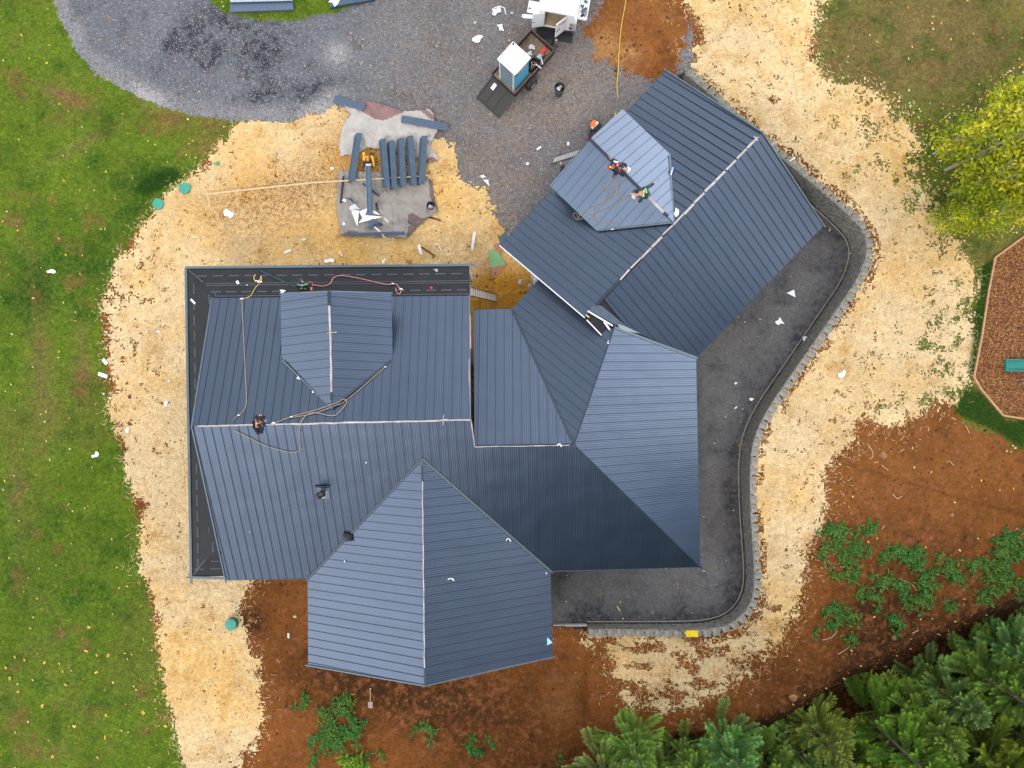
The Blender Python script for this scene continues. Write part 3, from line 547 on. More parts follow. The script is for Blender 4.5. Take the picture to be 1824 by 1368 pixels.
gable(P(1186,126,2.9)+dg+s([.2,-.3,0]),P(1467,402,2.9)+dg+s([-.3,.2,0]),GR1+dg); gable(P(890,437,2.9)-dg*2.6+s([.4,-.1,0]),GS.hit(1073,606)-dg*2.6,GR2-dg*2.6)
b=MB()
for px,py in [(338,484),(336,620),(338,760),(341,900),(345,1020),(460,482),(590,481),(710,480),(828,479)]: q=P(px,py,2.9); b=MB(); b.box((q[0]+.15,q[1]-.1,1.45),(.16,.16,2.9)); b.build('porch_post',WHT,house)
def wallthing(name,px,py,ang,w,h,z,m):
    q=P(px,py,2.9); b=MB(); b.box((q[0],q[1],z),(w,.08,h),rot=ang); o=b.build(name,m,house)
    f=MB()
    for dx,dz,ww,hh in [(0,h/2,w+.16,.08),(0,-h/2,w+.16,.08),(-w/2,0,.08,h),(w/2,0,.08,h)]: f.box((q[0]+dx*math.cos(ang),q[1]+dx*math.sin(ang),z+dz),(ww,.12,hh),rot=ang)
    f.build('frame',WHT,o)
for a in [(455,1018.5,0,1.4,1.2,1.5),(510,1018,0,1.4,1.2,1.5),(640,1167,.02,1.6,1.2,1.5),(880,1161,.02,1.6,1.2,1.5),(1100,996,.02,1.8,1.2,1.5),(395,700,1.57,1.4,1.2,1.5),(400,880,1.57,1.4,1.2,1.5),(565,1100,1.57,1.4,1.2,1.5)]: wallthing('window',*a,GLS)
wallthing('garage_door',990,366,.82,2.7,2.2,1.1,WHT); wallthing('garage_door',1090,260,.82,2.7,2.2,1.1,WHT); wallthing('door',700,556,0,1.0,2.05,1.03,mat('door_paint',(.08,.1,.12),.5))
# ------------------------------------------------------------------ retaining wall
BLK=mat('concrete_block',(.16,.155,.135),.9,0,.35,4,c2=(.31,.30,.265),bump=.4,bscale=30)
FACE=mat('wall_face',(.10,.097,.085),.9,0,.5,6,c2=(.30,.29,.26),bump=.6,bscale=14)
rw=empty('retaining_wall',(WP[0].x,WP[0].y,0),'curved grey segmental block retaining wall around the dark gravel yard','wall'); off0=Vector((WP[0].x,WP[0].y,0))
def wp_at(s): return np.array([np.interp(s,WS,[p[0] for p in WXY]),np.interp(s,WS,[p[1] for p in WXY]),np.interp(s,WS,WZ)])
def frame_at(s):
    a=wp_at(max(0,s-.15)); c=wp_at(min(WL,s+.15)); t=(c-a)[:2]; t/=np.linalg.norm(t); return wp_at(s),t,np.array([-t[1],t[0]])
nb=86; step=WL/nb
b=MB(); sec=[]
inward=None
for i in range(int(WL/.15)+1):
    s_=min(WL,i*.15); p,t,n=frame_at(s_)
    sec.append((p,n))
pin=sec[len(sec)//2]; tst=inpoly(np.array([pin[0][0]+pin[1][0]]),np.array([pin[0][1]+pin[1][1]]),YARD)[0]; sg=1 if tst else -1   # sg*n points into the yard
vs=[];fs=[]
for p,n in sec:
    n=n*sg; q=p-off0
    for (d_,z) in [(.17,-.1),(.13,max(.1,p[2]-.0)),(.02,p[2]-.0),(-.02,-.1)]: vs.append((q[0]+n[0]*d_,q[1]+n[1]*d_,z))
for i in range(len(sec)-1):
    for k in range(4): fs.append((i*4+k,i*4+(k+1)%4,(i+1)*4+(k+1)%4,(i+1)*4+k))
b.add(vs,fs); b.build('wall_face',FACE,rw)
# courses: long mortarless joints standing proud on the face
b=MB()
for row in range(1,7):
    pts=[(p[0]+n[0]*sg*(.172-.005*row)-off0.x,p[1]+n[1]*sg*(.172-.005*row)-off0.y,row*.2) for p,n in sec if p[2]>row*.2+.06]
    if len(pts)>3: b.tube(pts,.007,4)
b.build('joint',mat('joint_dark',(.03,.03,.028),.9),rw)
b=MB(); b.tube([(p[0]+n[0]*sg*.32-off0.x,p[1]+n[1]*sg*.32-off0.y,.03) for p,n in sec],.03,6); b.build('drain_pipe',mat('drain_pipe',(.24,.21,.16),.8,0,.4,3),rw)
proto=None
for i in range(nb):
    p,t,n=frame_at((i+.5)*step); n=-n*sg
    ang=math.atan2(n[1],n[0])
    if proto is None or i%2==0:
        w=step*.5; d_=.27*random.uniform(.82,1.15); b=MB(); tw=random.uniform(.60,.74)
        b.prism([(-.10,-w*.97),(-.10,w*.97),(d_,w*tw),(d_,-w*tw)][::-1],-.2,.0); proto=b.build('cap_block',BLK,rw,bevel=.015); o=proto
    else: o=proto.copy(); COL.objects.link(o)
    o.location=(p[0]-off0.x,p[1]-off0.y,p[2]+random.uniform(-.006,.006)); o.rotation_euler=(0,0,ang+random.uniform(-.09,.09)); o.parent=rw
b=MB(); b.box((0,0,.07),(.62,.32,.14)); b.box((.02,0,.16),(.3,.2,.05)); b.tube([(-.33,0,.1),(-.40,.04,.12),(-.33,.1,.1)],.03,6)
yb=b.build('yellow_case',mat('case_yellow',(.75,.56,.02),.5,0,.1),None,bevel=.02); q=on(1232,1128); yb.location=P(1232,1128,.93); tag(yb,'bright yellow tool case lying on the blocks of the retaining wall','case')
b=MB(); b.bar((0,0,0),P(1045,1114,.2)-P(985,1115,.2),.10,.22); o=b.build('kerb_board',mat('pale_board',(.38,.36,.33),.8),None); o.location=P(985,1114,.1); tag(o,'pale low edging board between the dark gravel and the red soil, at the end of the wall','board')
# ------------------------------------------------------------------ service truck
VW=mat('van_white',(.80,.81,.83),.35,0,.05,2); BLKM=mat('black_metal',(.018,.019,.022),.5,.2,.4,5); RED=mat('red_paint',(.55,.03,.03),.45); RUB=mat('rubber',(.012,.012,.013),.85)
tr=empty('service_truck',(2.30,18.85,0),'white service truck with open rear doors and side bins, at the top edge','truck',rz=R(-10.5))
def V3(o,x,y,z): return (x,y,z)
b=MB(); b.box((0,2.5,1.10),(2.05,5.0,.70)); # lower body side bins (left and right), floor
b=MB()
for sx in(-1,1): b.box((sx*.88,1.8,1.15),(.34,3.6,.75))
b.box((0,1.8,.72),(1.5,3.6,.08)); b.box((0,3.62,1.5),(2.1,.06,1.5))
b.build('body',VW,tr,bevel=.02)
b=MB()
# upper body, tapering to the roof
b.add([(-1.05,0,1.5),(-.84,0.02,2.33),(-.84,3.6,2.33),(-1.05,3.6,1.5)],[(0,1,2,3)]); b.add([(1.05,0,1.5),(.84,.02,2.33),(.84,3.6,2.33),(1.05,3.6,1.5)],[(3,2,1,0)])
b.add([(-1.05,0,1.5),(-.84,0,2.33),(-.62,0,2.2),(-.62,0,.78),(-1.05,0,.78)],[(0,1,2,3,4)]); b.add([(1.05,0,1.5),(.84,0,2.33),(.50,0,2.2),(.50,0,.78),(1.05,0,.78)],[(4,3,2,1,0)])
b.box((0,0.02,2.27),(1.64,.05,.14)); b.build('upper_body',VW,tr)
b=MB(); n=9; vs=[]
for j in (0,1):
    for i in range(n): x=-.85+1.7*i/(n-1); vs.append((x,-.03+3.75*j,2.34+.07*(1-(2*i/(n-1)-1)**2)))
b.add(vs,[(i,i+1,n+i+1,n+i) for i in range(n-1)]); 
for x in (-.86,.86): b.box((x,1.82,2.34),(.05,3.75,.06))
b.box((0,-.03,2.36),(1.72,.05,.05)); b.build('roof',VW,tr)
b=MB(); b.box((-.06,1.8,.79),(1.10,3.5,.04)); b.build('cargo_floor',mat('cargo_wood',(.30,.19,.09),.8,0,.8,2,c2=(.48,.40,.28)),tr)
b=MB(); b.box((-.5,2.2,1.1),(.35,1.4,.6)); b.box((.35,2.6,1.0),(.35,.8,.4)); b.build('cargo',mat('cargo_mix',(.30,.10,.04),.8,0,.9,6,c2=(.5,.3,.1)),tr)
def vdoor(hx,ang,w,mir):
    d_=bpy.data.objects.new('rear_door',None); COL.objects.link(d_); d_.parent=tr; d_.location=(hx,-.02,0); d_.rotation_euler=(0,0,ang)
    b=MB(); b.box((w/2,0,1.46),(w,.05,1.36)); pn=b.build('door_panel',VW,d_,bevel=.015)
    b=MB(); b.box((w*.88,.0,1.35),(.10,.08,.05)); b.build('handle',BLKM,d_); return d_
dl=vdoor(-.62,R(198),.64,1); dr_=vdoor(.50,R(-132),.66,1)
# lettering on the inner door skin
def text(s,size,m,parent,M_,name='lettering'):
    cu=bpy.data.curves.new(name,'FONT'); cu.body=s; cu.size=size; cu.extrude=.004; cu.align_x='CENTER'; cu.align_y='CENTER'
    t=bpy.data.objects.new(name,cu); COL.objects.link(t); dg_=bpy.context.evaluated_depsgraph_get(); me=bpy.data.meshes.new_from_object(t.evaluated_get(dg_)); bpy.data.objects.remove(t); me.materials.clear(); me.materials.append(m)
    o=bpy.data.objects.new(name,me); COL.objects.link(o); o.parent=parent; o.matrix_local=M_; return o
NAVY=mat('navy_print',(.03,.03,.10),.5); REDP=mat('red_print',(.5,.03,.09),.5)
Mt=Matrix.Translation((.33,.034,1.80))@Matrix.Rotation(math.pi,4,'Z')@Matrix.Rotation(R(90),4,'X')
text('OWCEN',.17,REDP,dr_,Mt)
b=MB(); b.box((.33,.03,1.99),(.42,.01,.02)); b.build('decal',NAVY,dr_); b=MB(); b.box((.48,.03,1.42),(.18,.012,.09)); b.build('decal',NAVY,dr_)
b=MB(); b.box((0,-.28,.50),(2.0,.5,.07)); b.box((0,-.05,.66),(1.9,.08,.18)); b.build('rear_bumper',BLKM,tr,bevel=.02)
b=MB(); b.box((0,-.6,.42),(.07,.25,.07)); b.tube([(0,-.68,.42),(0,-.68,.52)],.035,8); b.build('tow_hitch',BLKM,tr)
b=MB(); b.lathe([(0.0,.0),(.06,.01),(.075,.06),(.05,.11),(0,.13)],c=(.15,-.55,.54),n=12); b.build('hitch_ball',mat('ball',(.6,.5,.5),.3,.5),tr)
b=MB(); b.box((.78,-.02,1.02),(.14,.03,.14)); b.build('tail_light',mat('lamp_red',(.16,.01,.05),.25),tr)
b=MB(); b.box((.78,-.02,1.36),(.11,.03,.06)); b.build('latch',BLKM,tr)
for sx,y,z in ((-1,.55,1.35),(-1,1.35,1.42)):
    b=MB(); b.box((sx*1.32,y,z),(.55,.62,.03)); b.box((sx*1.48,y-.1,z+.03),(.12,.05,.03),mi=1); b.build('bin_door',[VW,BLKM],tr)
b=MB(); b.box((-1.40,.12,1.2),(.75,.20,.04),rot=.12); b.box((-1.74,.07,1.22),(.16,.14,.05)); b.build('bin_lid',VW,tr)
b=MB(); b.box((1.30,1.15,1.28),(.46,1.5,.03)); 
for q in [(1.30,1.9,1.34,.46,.03),(1.30,.40,1.34,.46,.03)]: b.box(q[:3],(q[3],q[4],.12))
b.box((1.53,1.15,1.34),(.03,1.5,.12)); trn=b.build('tool_tray',VW,tr)
b=MB()
for i in range(26): b.box((1.30+random.uniform(-.17,.17),1.15+random.uniform(-.65,.65),1.33+random.uniform(0,.04)),(random.uniform(.03,.09),random.uniform(.05,.2),.05),rot=random.uniform(0,3),mi=random.choice((0,0,1)))
b.build('tools',[mat('dark_steel',(.10,.13,.17),.4,.6),BLKM],trn)
for sx in(-1,1):
    b=MB(); M_=Matrix.Rotation(R(90),3,'Y'); pr=[(.0,-.12),(.36,-.12),(.40,-.06),(.40,.06),(.36,.12),(0,.12)]; vs=[];n=20
    b.lathe(pr,n=n,capb=False); b.v=[tuple(M_@Vector(v)+Vector((sx*.85,2.2,.40))) for v in b.v]; b.build('wheel',RUB,tr)
b=MB(); b.box((0,1.8,.55),(.9,3.8,.18)); b.build('chassis',BLKM,tr)
# cab, outside the frame, kept simple but whole
b=MB(); b.add([(-.95,3.8,.6),(.95,3.8,.6),(.95,6.6,.6),(-.95,6.6,.6),(-.95,3.8,1.2),(.95,3.8,1.2),(.95,6.6,1.05),(-.95,6.6,1.05),(-.75,3.9,2.0),(.75,3.9,2.0),(.75,4.9,1.95),(-.75,4.9,1.95),(-.9,5.6,1.2),(.9,5.6,1.2)],[(0,1,2,3),(0,1,5,4),(1,2,6,13,5),(2,3,7,6),(3,0,4,12,7),(4,5,9,8),(8,9,10,11),(10,11,12,13),(4,8,11,12),(5,13,10,9),(12,13,6,7)]); b.build('cab',VW,tr)
# ------------------------------------------------------------------ utility trailer
th=math.atan2(-.74,-.67); tl=empty('utility_trailer',(.60,17.02,0),'black open utility trailer with a plank bed, hitched behind the white truck','trailer',rz=th)
RUST=mat('rusty_steel',(.14,.07,.06),.7,.3,.6,8,c2=(.20,.12,.11)); PLANK=mat('weathered_plank',(.20,.13,.085),.85,0,.6,5,c2=(.34,.26,.18),bump=.3)
L_=3.05; Wd=1.62
b=MB()
for i in range(9): b.box((0,-Wd/2+.09+i*(Wd-.18)/8,.56+random.uniform(-.004,.004)),(L_-.06,.165,.04))
b.build('plank_bed',PLANK,tl)
b=MB()
for sy in(-1,1): b.box((0,sy*Wd/2,.52),(L_,.06,.12)); b.box((0,sy*Wd/2,.92),(L_,.05,.05),mi=1); 
for sx in(-1,): b.box((sx*L_/2,0,.92),(.05,Wd,.05),mi=1)
for sx in(-1,1): b.box((sx*L_/2,0,.52),(.06,Wd-.06,.12))
for sx in(-1,-.33,.33,1):
    for sy in(-1,1): b.box((sx*L_/2,sy*(Wd/2-.002),.72),(.05,.046,.38))
b.build('frame',[BLKM,RUST],tl)
b=MB()
for sy in(-1,1): b.box((0,sy*(Wd/2-.01),.73),(L_-.1,.015,.34))
b.box((-L_/2+.01,0,.73),(.015,Wd-.1,.34)); b.build('side_panel',mat('side_mesh',(.025,.022,.028),.8),tl)
b=MB(); b.bar((-L_/2,.5,.5),(-L_/2-1.1,0,.48),.07); b.bar((-L_/2,-.5,.5),(-L_/2-1.1,0,.48),.07); b.box((-L_/2-1.2,0,.5),(.25,.12,.1)); b.bar((-L_/2-.9,.12,.2),(-L_/2-.9,.12,.8),.05); b.build('drawbar',BLKM,tl)
for sy in(-1,1):
    b=MB(); M_=Matrix.Rotation(R(90),3,'X'); b.lathe([(.19,-.10),(.30,-.10),(.32,-.05),(.32,.05),(.30,.10),(.19,.10)],n=22,capb=False); b.v=[tuple(M_@Vector(v)+Vector((.42,sy*1.02,.33))) for v in b.v]; ty=b.build('wheel',RUB,tl)
    b=MB(); b.lathe([(.0,-.06),(.10,-.06),(.19,-.09),(.19,.09),(.10,.05),(0,.05)],n=22,capb=False); b.v=[tuple(M_@Vector(v)+Vector((.42,sy*1.02,.33))) for v in b.v]; b.build('rim',mat('rim_grey',(.42,.42,.44),.4,.6),ty)
    b=MB(); b.add([(.42+.40*math.cos(a),sy*(.86+.0*k)+k*sy*.24,.36+.38*math.sin(a)) for k in(0,1) for a in [math.pi*i/8 for i in range(9)]],[(i,i+1,10+i,9+i) for i in range(8)]); b.build('mudguard',BLKM,tl)
# tailgate ramp resting on the ground
rp=MB(); x0,x1_=L_/2+.04,L_/2+1.32; z0,z1=.50,.05
def rz_(x): return z0+(z1-z0)*(x-x0)/(x1_-x0)
for y in(-Wd/2,Wd/2): rp.bar((x0,y,z0),(x1_,y,z1),.06)
for x in(x0,x1_): rp.bar((x,-Wd/2,rz_(x)),(x,Wd/2,rz_(x)),.06)
for y in(-Wd/6,Wd/6): rp.bar((x0,y,z0-.0),(x1_,y,z1-.0),.035)
ramp=rp.build('ramp_gate',mat('ramp_steel',(.05,.055,.065),.5,.4),tl)
b=MB(); b.add([(x0,-Wd/2,z0-.02),(x1_,-Wd/2,z1-.02),(x1_,Wd/2,z1-.02),(x0,Wd/2,z0-.02)],[(0,1,2,3)]); b.build('mesh_sheet',mat('expanded_mesh',(.035,.034,.032),.9,0,1.2,60,c2=(.085,.08,.07)),ramp)
b=MB(); b.box((x0+.33,-Wd/2+.40,rz_(x0+.33)+.02),(.34,.20,.02),M=Matrix.Rotation(.34,3,'Y')); b.build('number_plate',WHT,ramp)
# portable toilet on the trailer
pt=empty('portable_toilet',(.10,16.33,.58),'pale blue portable toilet with a white roof, standing on the rear of the trailer','toilet',rz=th)
PB=mat('toilet_blue',(.075,.33,.52),.45,0,.12,3); PG=mat('toilet_grey',(.13,.20,.24),.5,0,.15,3)
b=MB(); b.box((0,0,1.08),(1.06,1.10,2.06)); b.build('shell',PB,pt,bevel=.02)
b=MB(); b.prism([(-.60,-.61),(.60,-.61),(.60,.61),(-.60,.61)],2.10,2.16); b.add([(-.60,-.61,2.16),(.60,-.61,2.16),(.60,.61,2.16),(-.60,.61,2.16),(-.4,-.45,2.26),(.4,-.45,2.26),(.4,.45,2.26),(-.4,.45,2.26)],[(0,1,5,4),(1,2,6,5),(2,3,7,6),(3,0,4,7),(4,5,6,7)]); b.build('roof',VW,pt,bevel=.02)
b=MB(); b.tube([(-.48,-.48,2.1),(-.48,-.48,2.30)],.05,10); b.build('vent_pipe',BLKM,pt)
b=MB(); b.box((.545,0,1.05),(.03,.78,1.85)); dd_=b.build('door',PG,pt); b=MB()
for y in(-.47,.47): b.box((.55,y,1.05),(.05,.10,2.0))
b.build('door_frame',mat('toilet_frame',(.45,.5,.52),.5),pt)
b=MB(); b.box((.565,.05,1.86),(.012,.55,.10)); b.build('sign_strip',REDP,dd_)
b=MB(); b.box((.07,.558,1.83),(.8,.012,.14)); b.box((.40,.562,1.80),(.18,.014,.18),mi=1); b.build('company_decal',[mat('decal_red',(.62,.2,.22),.5),NAVY],pt)
# things in the trailer
def lump(name,c,label,cat,parts):
    e=empty(name,c,label,cat,rz=th)
    for nm,m,f in parts: b=MB(); f(b); b.build(nm,m,e,bevel=.01)
    return e
def tcoord(x,y,z): c,s_=math.cos(th),math.sin(th); return (.60+x*c-y*s_,17.02+x*s_+y*c,z)
lump('compressor',tcoord(-.85,.42,.60),'small silver and red air compressor in the front corner of the trailer','compressor',[('tank',mat('tank_silver',(.45,.5,.55),.3,.6),lambda b:b.tube([(-.22,0,.16),(.22,0,.16)],.13,12)),('motor',RED,lambda b:(b.box((-.22,0,.34),(.30,.2,.18)),b.box((-.42,-.02,.25),(.12,.12,.12)))),('frame',BLKM,lambda b:(b.bar((-.3,-.15,.05),(.3,-.15,.05),.04),b.bar((-.3,.15,.05),(.3,.15,.05),.04),b.bar((.3,-.15,.05),(.3,-.15,.5),.03),b.bar((.3,.15,.05),(.3,.15,.5),.03),b.bar((.3,-.15,.5),(.3,.15,.5),.03)))])
lump('tool_crate',tcoord(-.22,.46,.60),'black tool crate with loose tools, beside the blue toilet in the trailer','crate',[('crate',BLKM,lambda b:[b.box((0,s_*.2,.15),(.6,.03,.3)) for s_ in(-1,1)]+[b.box((s_*.3,0,.15),(.03,.4,.3)) for s_ in(-1,1)]+[b.box((0,0,.02),(.6,.4,.03))]),('tools',mat('brown_tools',(.33,.16,.07),.7,0,.9,8,c2=(.5,.4,.3)),lambda b:[b.bar((random.uniform(-.25,.25),random.uniform(-.15,.15),.2),(random.uniform(-.25,.25),random.uniform(-.15,.15),.26),.035) for _ in range(9)])])
for i,(x,y,a) in enumerate([(-.62,.74,.3),(-.30,.80,1.0)]):
    b=MB(); b.box((0,0,0),(.05,.34,.10),rot=a); o=b.build('steel_level',mat('bright_steel',(.7,.72,.8),.3,.5),None); o.location=tcoord(x,y,1.0); o.rotation_euler=(.2,.1,0); tag(o,['short shiny steel bar lying over the right rail of the trailer, nearer the front','short shiny steel bar on the right rail of the trailer, nearer the blue toilet'][i],'tool')
for i,(x,y,lab) in enumerate([(-.95,-.25,'upper crumpled white rag on the trailer planks'),(-.62,-.12,'lower crumpled white rag on the trailer planks')]):
    b=MB(); rr=random.Random(i+3); k=11; pts=[(math.cos(2*math.pi*j/k)*.24*rr.uniform(.4,1.2),math.sin(2*math.pi*j/k)*.15*rr.uniform(.4,1.2),rr.uniform(0,.06)) for j in range(k)]; b.add([(0,0,.07)]+pts,[(0,1+j,1+(j+1)%k) for j in range(k)]); o=b.build('white_rag',WHT,None); o.location=tcoord(x,y,.59); tag(o,lab,'rag')
# bins
def bin_(px,py,h,r,label,col,name='trash_can'):
    e=empty(name,gnd(px,py),label,'bin'); q=P(px,py,h)-np.array(e.location); e.location=(e.location.x+q[0],e.location.y+q[1],e.location.z)
    b=MB(); b.lathe([(r*.78,0),(r,h),(r+.025,h),(r+.025,h-.03),(r-.02,h-.02),(r*.76,.05),(0,.05)],n=28); b.build('can',mat(name+'_plastic',col,.5,0,.2),e,smooth=False)
    b=MB()
    for i in range(9): a=random.uniform(0,6); rr_=random.uniform(0,r*.5); b.box((rr_*math.cos(a),rr_*math.sin(a)-.03,h-.22+random.uniform(0,.06)),(random.uniform(.08,.2),random.uniform(.06,.16),.03),M=Matrix.Rotation(random.uniform(-.5,.5),3,'X')@Matrix.Rotation(a,3,'Z'),mi=random.choice((0,0,1,2)))
    b.build('rubbish',[mat('rub_pale',(.55,.55,.62),.7),mat('rub_dark',(.05,.05,.07),.7),mat('rub_tan',(.5,.35,.2),.8)],e); return e
bin_(997,155,.85,.27,'dark grey rubbish bin with scraps inside, alone on the gravel beside the trailer',(.045,.065,.07)); bin_(767,366,.45,.20,'low black bucket with white scraps on the corner of the lower drop cloth',(.02,.022,.03),'bucket')
# ladders
def ladder(a,b_,w,label,n=14,pad=None):
    a=Vector(a); b_=Vector(b_); e=empty('ladder',a,label,'ladder'); d=(b_-a); x=d.normalized(); y=Vector((0,0,1)).cross(x).normalized()
    AL=mat('aluminium',(.62,.60,.57),.5,0,.15); BK=mat('rail_dark',(.10,.10,.11),.5,.3)
    for s_ in(-1,1):
        b=MB(); b.bar(y*s_*w/2,d+y*s_*w/2,.035,.09,up=tuple(x.cross(y))); b.build('rail',BK,e)
    for i in range(n):
        t=(i+.5)/n; b=MB(); b.bar(d*t-y*w/2,d*t+y*w/2,.075,.035,up=tuple(x.cross(y))); b.build('rung',AL,e)
    for s_ in(-1,1): b=MB(); b.box(d+y*s_*w/2,(.09,.07,.12)); b.build('end_cap',mat('blue_pad',(.15,.4,.8),.5),e)
    return e
ladder(gnd(884,531,.05),P(837,519,3.35),.42,'aluminium ladder leaning on the black porch roof beside the plywood sheets',15)
ladder(gnd(986,286,.05),P(1042,268,3.9),.42,'aluminium ladder leaning against the garage eave, above the gravel',15)
# back-pack leaf blower
e=empty('leaf_blower',gnd(1058,224),'orange and white engine blower with a black tube, on the gravel by the garage','blower')
def rel(px,py,z): q=P(px,py,gnd(1058,224)[2]+z); return tuple(q-np.array(e.location))
b=MB(); b.bar(rel(1054,226,.28),rel(1061,216,.30),.28,.18); b.build('engine_cover',mat('blower_orange',(.85,.17,.03),.45),e,bevel=.03)
b=MB(); b.bar(rel(1054,229,.24),rel(1065,218,.30),.16,.20); b.build('tank',mat('blower_white',(.75,.72,.68),.4),e,bevel=.03)
b=MB(); b.bar(rel(1058,233,.15),rel(1069,220,.2),.24,.26); b.build('back_plate',BLKM,e,bevel=.03)
b=MB(); b.tube([rel(1055,229,.2),rel(1052,234,.16),rel(1051,242,.1),rel(1049,252,.08)],[.05,.055,.06,.045],10); b.build('blower_tube',BLKM,e)
# septic lids
for (px,py,r,h,lab) in [(283,364,.30,.10,'round green septic lid, the nearer of the two to the grass'),(330.5,336,.31,.10,'round green septic lid beside the straw, right of its twin'),(415.5,1109,.32,.35,'round green septic riser standing in the straw at the lower left of the house'),(388,292,.10,.08,'tiny green round pipe cap in the straw above the lumber rail')]:
    e=empty('septic_lid',gnd(px,py),lab,'lid'); b=MB(); b.lathe([(r,-.1),(r,h-.02),(r*.96,h)],n=32,capt=True); b.build('riser',mat('riser_green',(.03,.15,.12),.55),e)
    b=MB(); b.lathe([(r*.97,h+.002),(r*.97,h+.03),(r*.9,h+.045),(r*.25,h+.055)],n=32,capt=True,capb=True); l=b.build('lid',mat('lid_green',(.045,.27,.20),.5,0,.3,4),e)
    if r>.2:
        b=MB()
        for k in range(10): a=k*math.pi/5; b.bar((r*.3*math.cos(a),r*.3*math.sin(a),h+.055),(r*.8*math.cos(a),r*.8*math.sin(a),h+.05),.015,.012)
        b.build('rib',mat('lid_rib',(.06,.31,.23),.5),l)
        for k in range(4): a=k*math.pi/2+.4; b=MB(); b.lathe([(.018,0),(.018,.015)],c=(r*.88*math.cos(a),r*.88*math.sin(a),h+.045),n=8,capt=True); b.build('screw',mat('screw',(.4,.45,.45),.4,.6),l)
# drop cloths: two thick rumpled sheets
def cloth(name,outline,label,mats,seed,amp=.13,z=.06,fold=None):
    pts=[gnd(*q)[:2] for q in outline]; xs=[p[0] for p in pts]; ys=[p[1] for p in pts]; c=.055
    X=np.arange(min(xs)-.1,max(xs)+.1,c); Y=np.arange(min(ys)-.1,max(ys)+.1,c); a,b_=np.meshgrid(X,Y)
    zz=terr(a,b_)+z+np.abs(fbm(a+.4*b_,b_,1.5,4,seed)-.5)*amp*3+np.abs(fbm(a,b_*.4,3.5,3,seed+3)-.5)*amp*2.2
    ca=(a[:-1,:-1]+a[1:,1:])/2; cb=(b_[:-1,:-1]+b_[1:,1:])/2; w=(fbm(ca,cb,2.2,3,seed+9)-.5)*.12
    ins_=inpoly(ca+w,cb+w,pts); ix=np.arange(a.size).reshape(a.shape); q=np.argwhere(ins_); i0=ix[q[:,0],q[:,1]]; fq=np.stack([i0,i0+1,i0+1+a.shape[1],i0+a.shape[1]],1); u,inv=np.unique(fq,return_inverse=True)
    V_c=np.stack([a.ravel(),b_.ravel(),zz.ravel()],1)[u]; mi=None
    if fold:
        fm=np.zeros(len(q),int)
        for fp in fold: fm|=inpoly(ca[q[:,0],q[:,1]],cb[q[:,0],q[:,1]],[gnd(*r_)[:2] for r_ in fp]).astype(int)
        mi=fm
    o=npmesh(name,V_c,inv.reshape(fq.shape),mats,mi=mi); o.data.polygons.foreach_set('use_smooth',[True]*len(o.data.polygons))
    s_=o.modifiers.new('thickness','SOLIDIFY'); s_.thickness=.012; tag(o,label,'drop cloth'); return o
CANV=mat('canvas_pale',(.40,.375,.35),.9,0,.3,1.5,c2=(.47,.445,.42),bump=.2,bscale=20); CAN2=mat('canvas_grey',(.27,.245,.225),.9,0,.4,1.2,c2=(.335,.31,.285),bump=.2,bscale=20); BACK=mat('canvas_brown',(.20,.115,.115),.9,0,.4,2); BACK2=mat('canvas_brown_dark',(.13,.095,.09),.9,0,.4,2)
cloth('drop_cloth',[(612,190),(635,188),(628,177),(680,186),(720,200),(745,198),(765,196),(775,207),(780,232),(768,258),(781,286),(770,290),(755,288),(740,283),(700,272),(655,264),(636,276),(607,280),(605,255),(613,225),(626,203)],'upper rumpled off-white canvas drop cloth with its brown back folded over',[CANV,BACK],11,fold=[[(628,172),(684,185),(722,200),(706,208),(684,217),(668,213),(645,200)],[(740,196),(750,190),(778,210),(782,222),(765,212),(750,200)],[(757,288),(785,290),(770,280)]])
cloth('drop_cloth',[(602,305),(660,306),(700,310),(755,308),(770,322),(772,345),(778,372),(782,378),(770,383),(745,404),(725,426),(700,424),(660,422),(606,419),(602,380)],'lower rumpled grey-brown canvas drop cloth covered with metal offcuts',[CAN2,BACK2],23,fold=[[(728,384),(735,380),(752,390),(768,386),(740,410),(726,427)],[(764,318),(776,330),(790,378),(782,382),(766,350)],[(604,420),(612,416),(628,410),(640,414),(630,424)]])
# ------------------------------------------------------------------ long folded metal trims on the cloths
TM=mat('trim_stock',(.065,.105,.155),.35,.35,.2,3,c2=(.085,.13,.19)); TMD=mat('trim_stock_dark',(.035,.055,.085),.45,.3,.3,3)
for i,(xa,ya,xb,yb,h) in enumerate([(637,237,626,323,.5),(680,247,689,332,.5),(695,250,702,335,.5),(712,246,718,332,.5),(728,242,737,329,.5),(754,242,750,328,.5)]):
    p,q=P(xa,ya,h),P(xb-2,yb,h); e=empty('metal_trim',tuple(p),'','trim','folded metal trims laid in a row across the drop cloths'); e['label']=['far left folded blue-grey metal trim, apart from the other five in the row','leftmost of the five close blue-grey metal trims on the cloth','second of the five close blue-grey metal trims, lying lowest','middle one of the five close blue-grey metal trims','fourth of the five close blue-grey metal trims, leaning slightly','rightmost folded blue-grey metal trim, a little apart from the others'][i]
    q=q-p; p0=np.zeros(3); y=np.array([1,0,0]); b=MB(); b.bar(p0+y*.09,q+y*.09,.30,.02); b.build('top_flange',TM,e)
    b=MB(); b.bar(p0+y*-.06+[0,0,-.12],q+y*-.06+[0,0,-.12],.02,.24); b.build('web',TMD,e); b=MB(); b.bar(p0+y*-.13+[0,0,-.24],q+y*-.13+[0,0,-.24],.16,.02); b.build('bottom_flange',TM,e)  # web in a darker copy of the stock: side-face shade put into its colour
    b=MB()
    for t in (.12,.85): c_=q*t; b.box((c_[0],c_[1],-.36),(.06,.5,.22)); 
    b.build('support_block',WOOD,e)
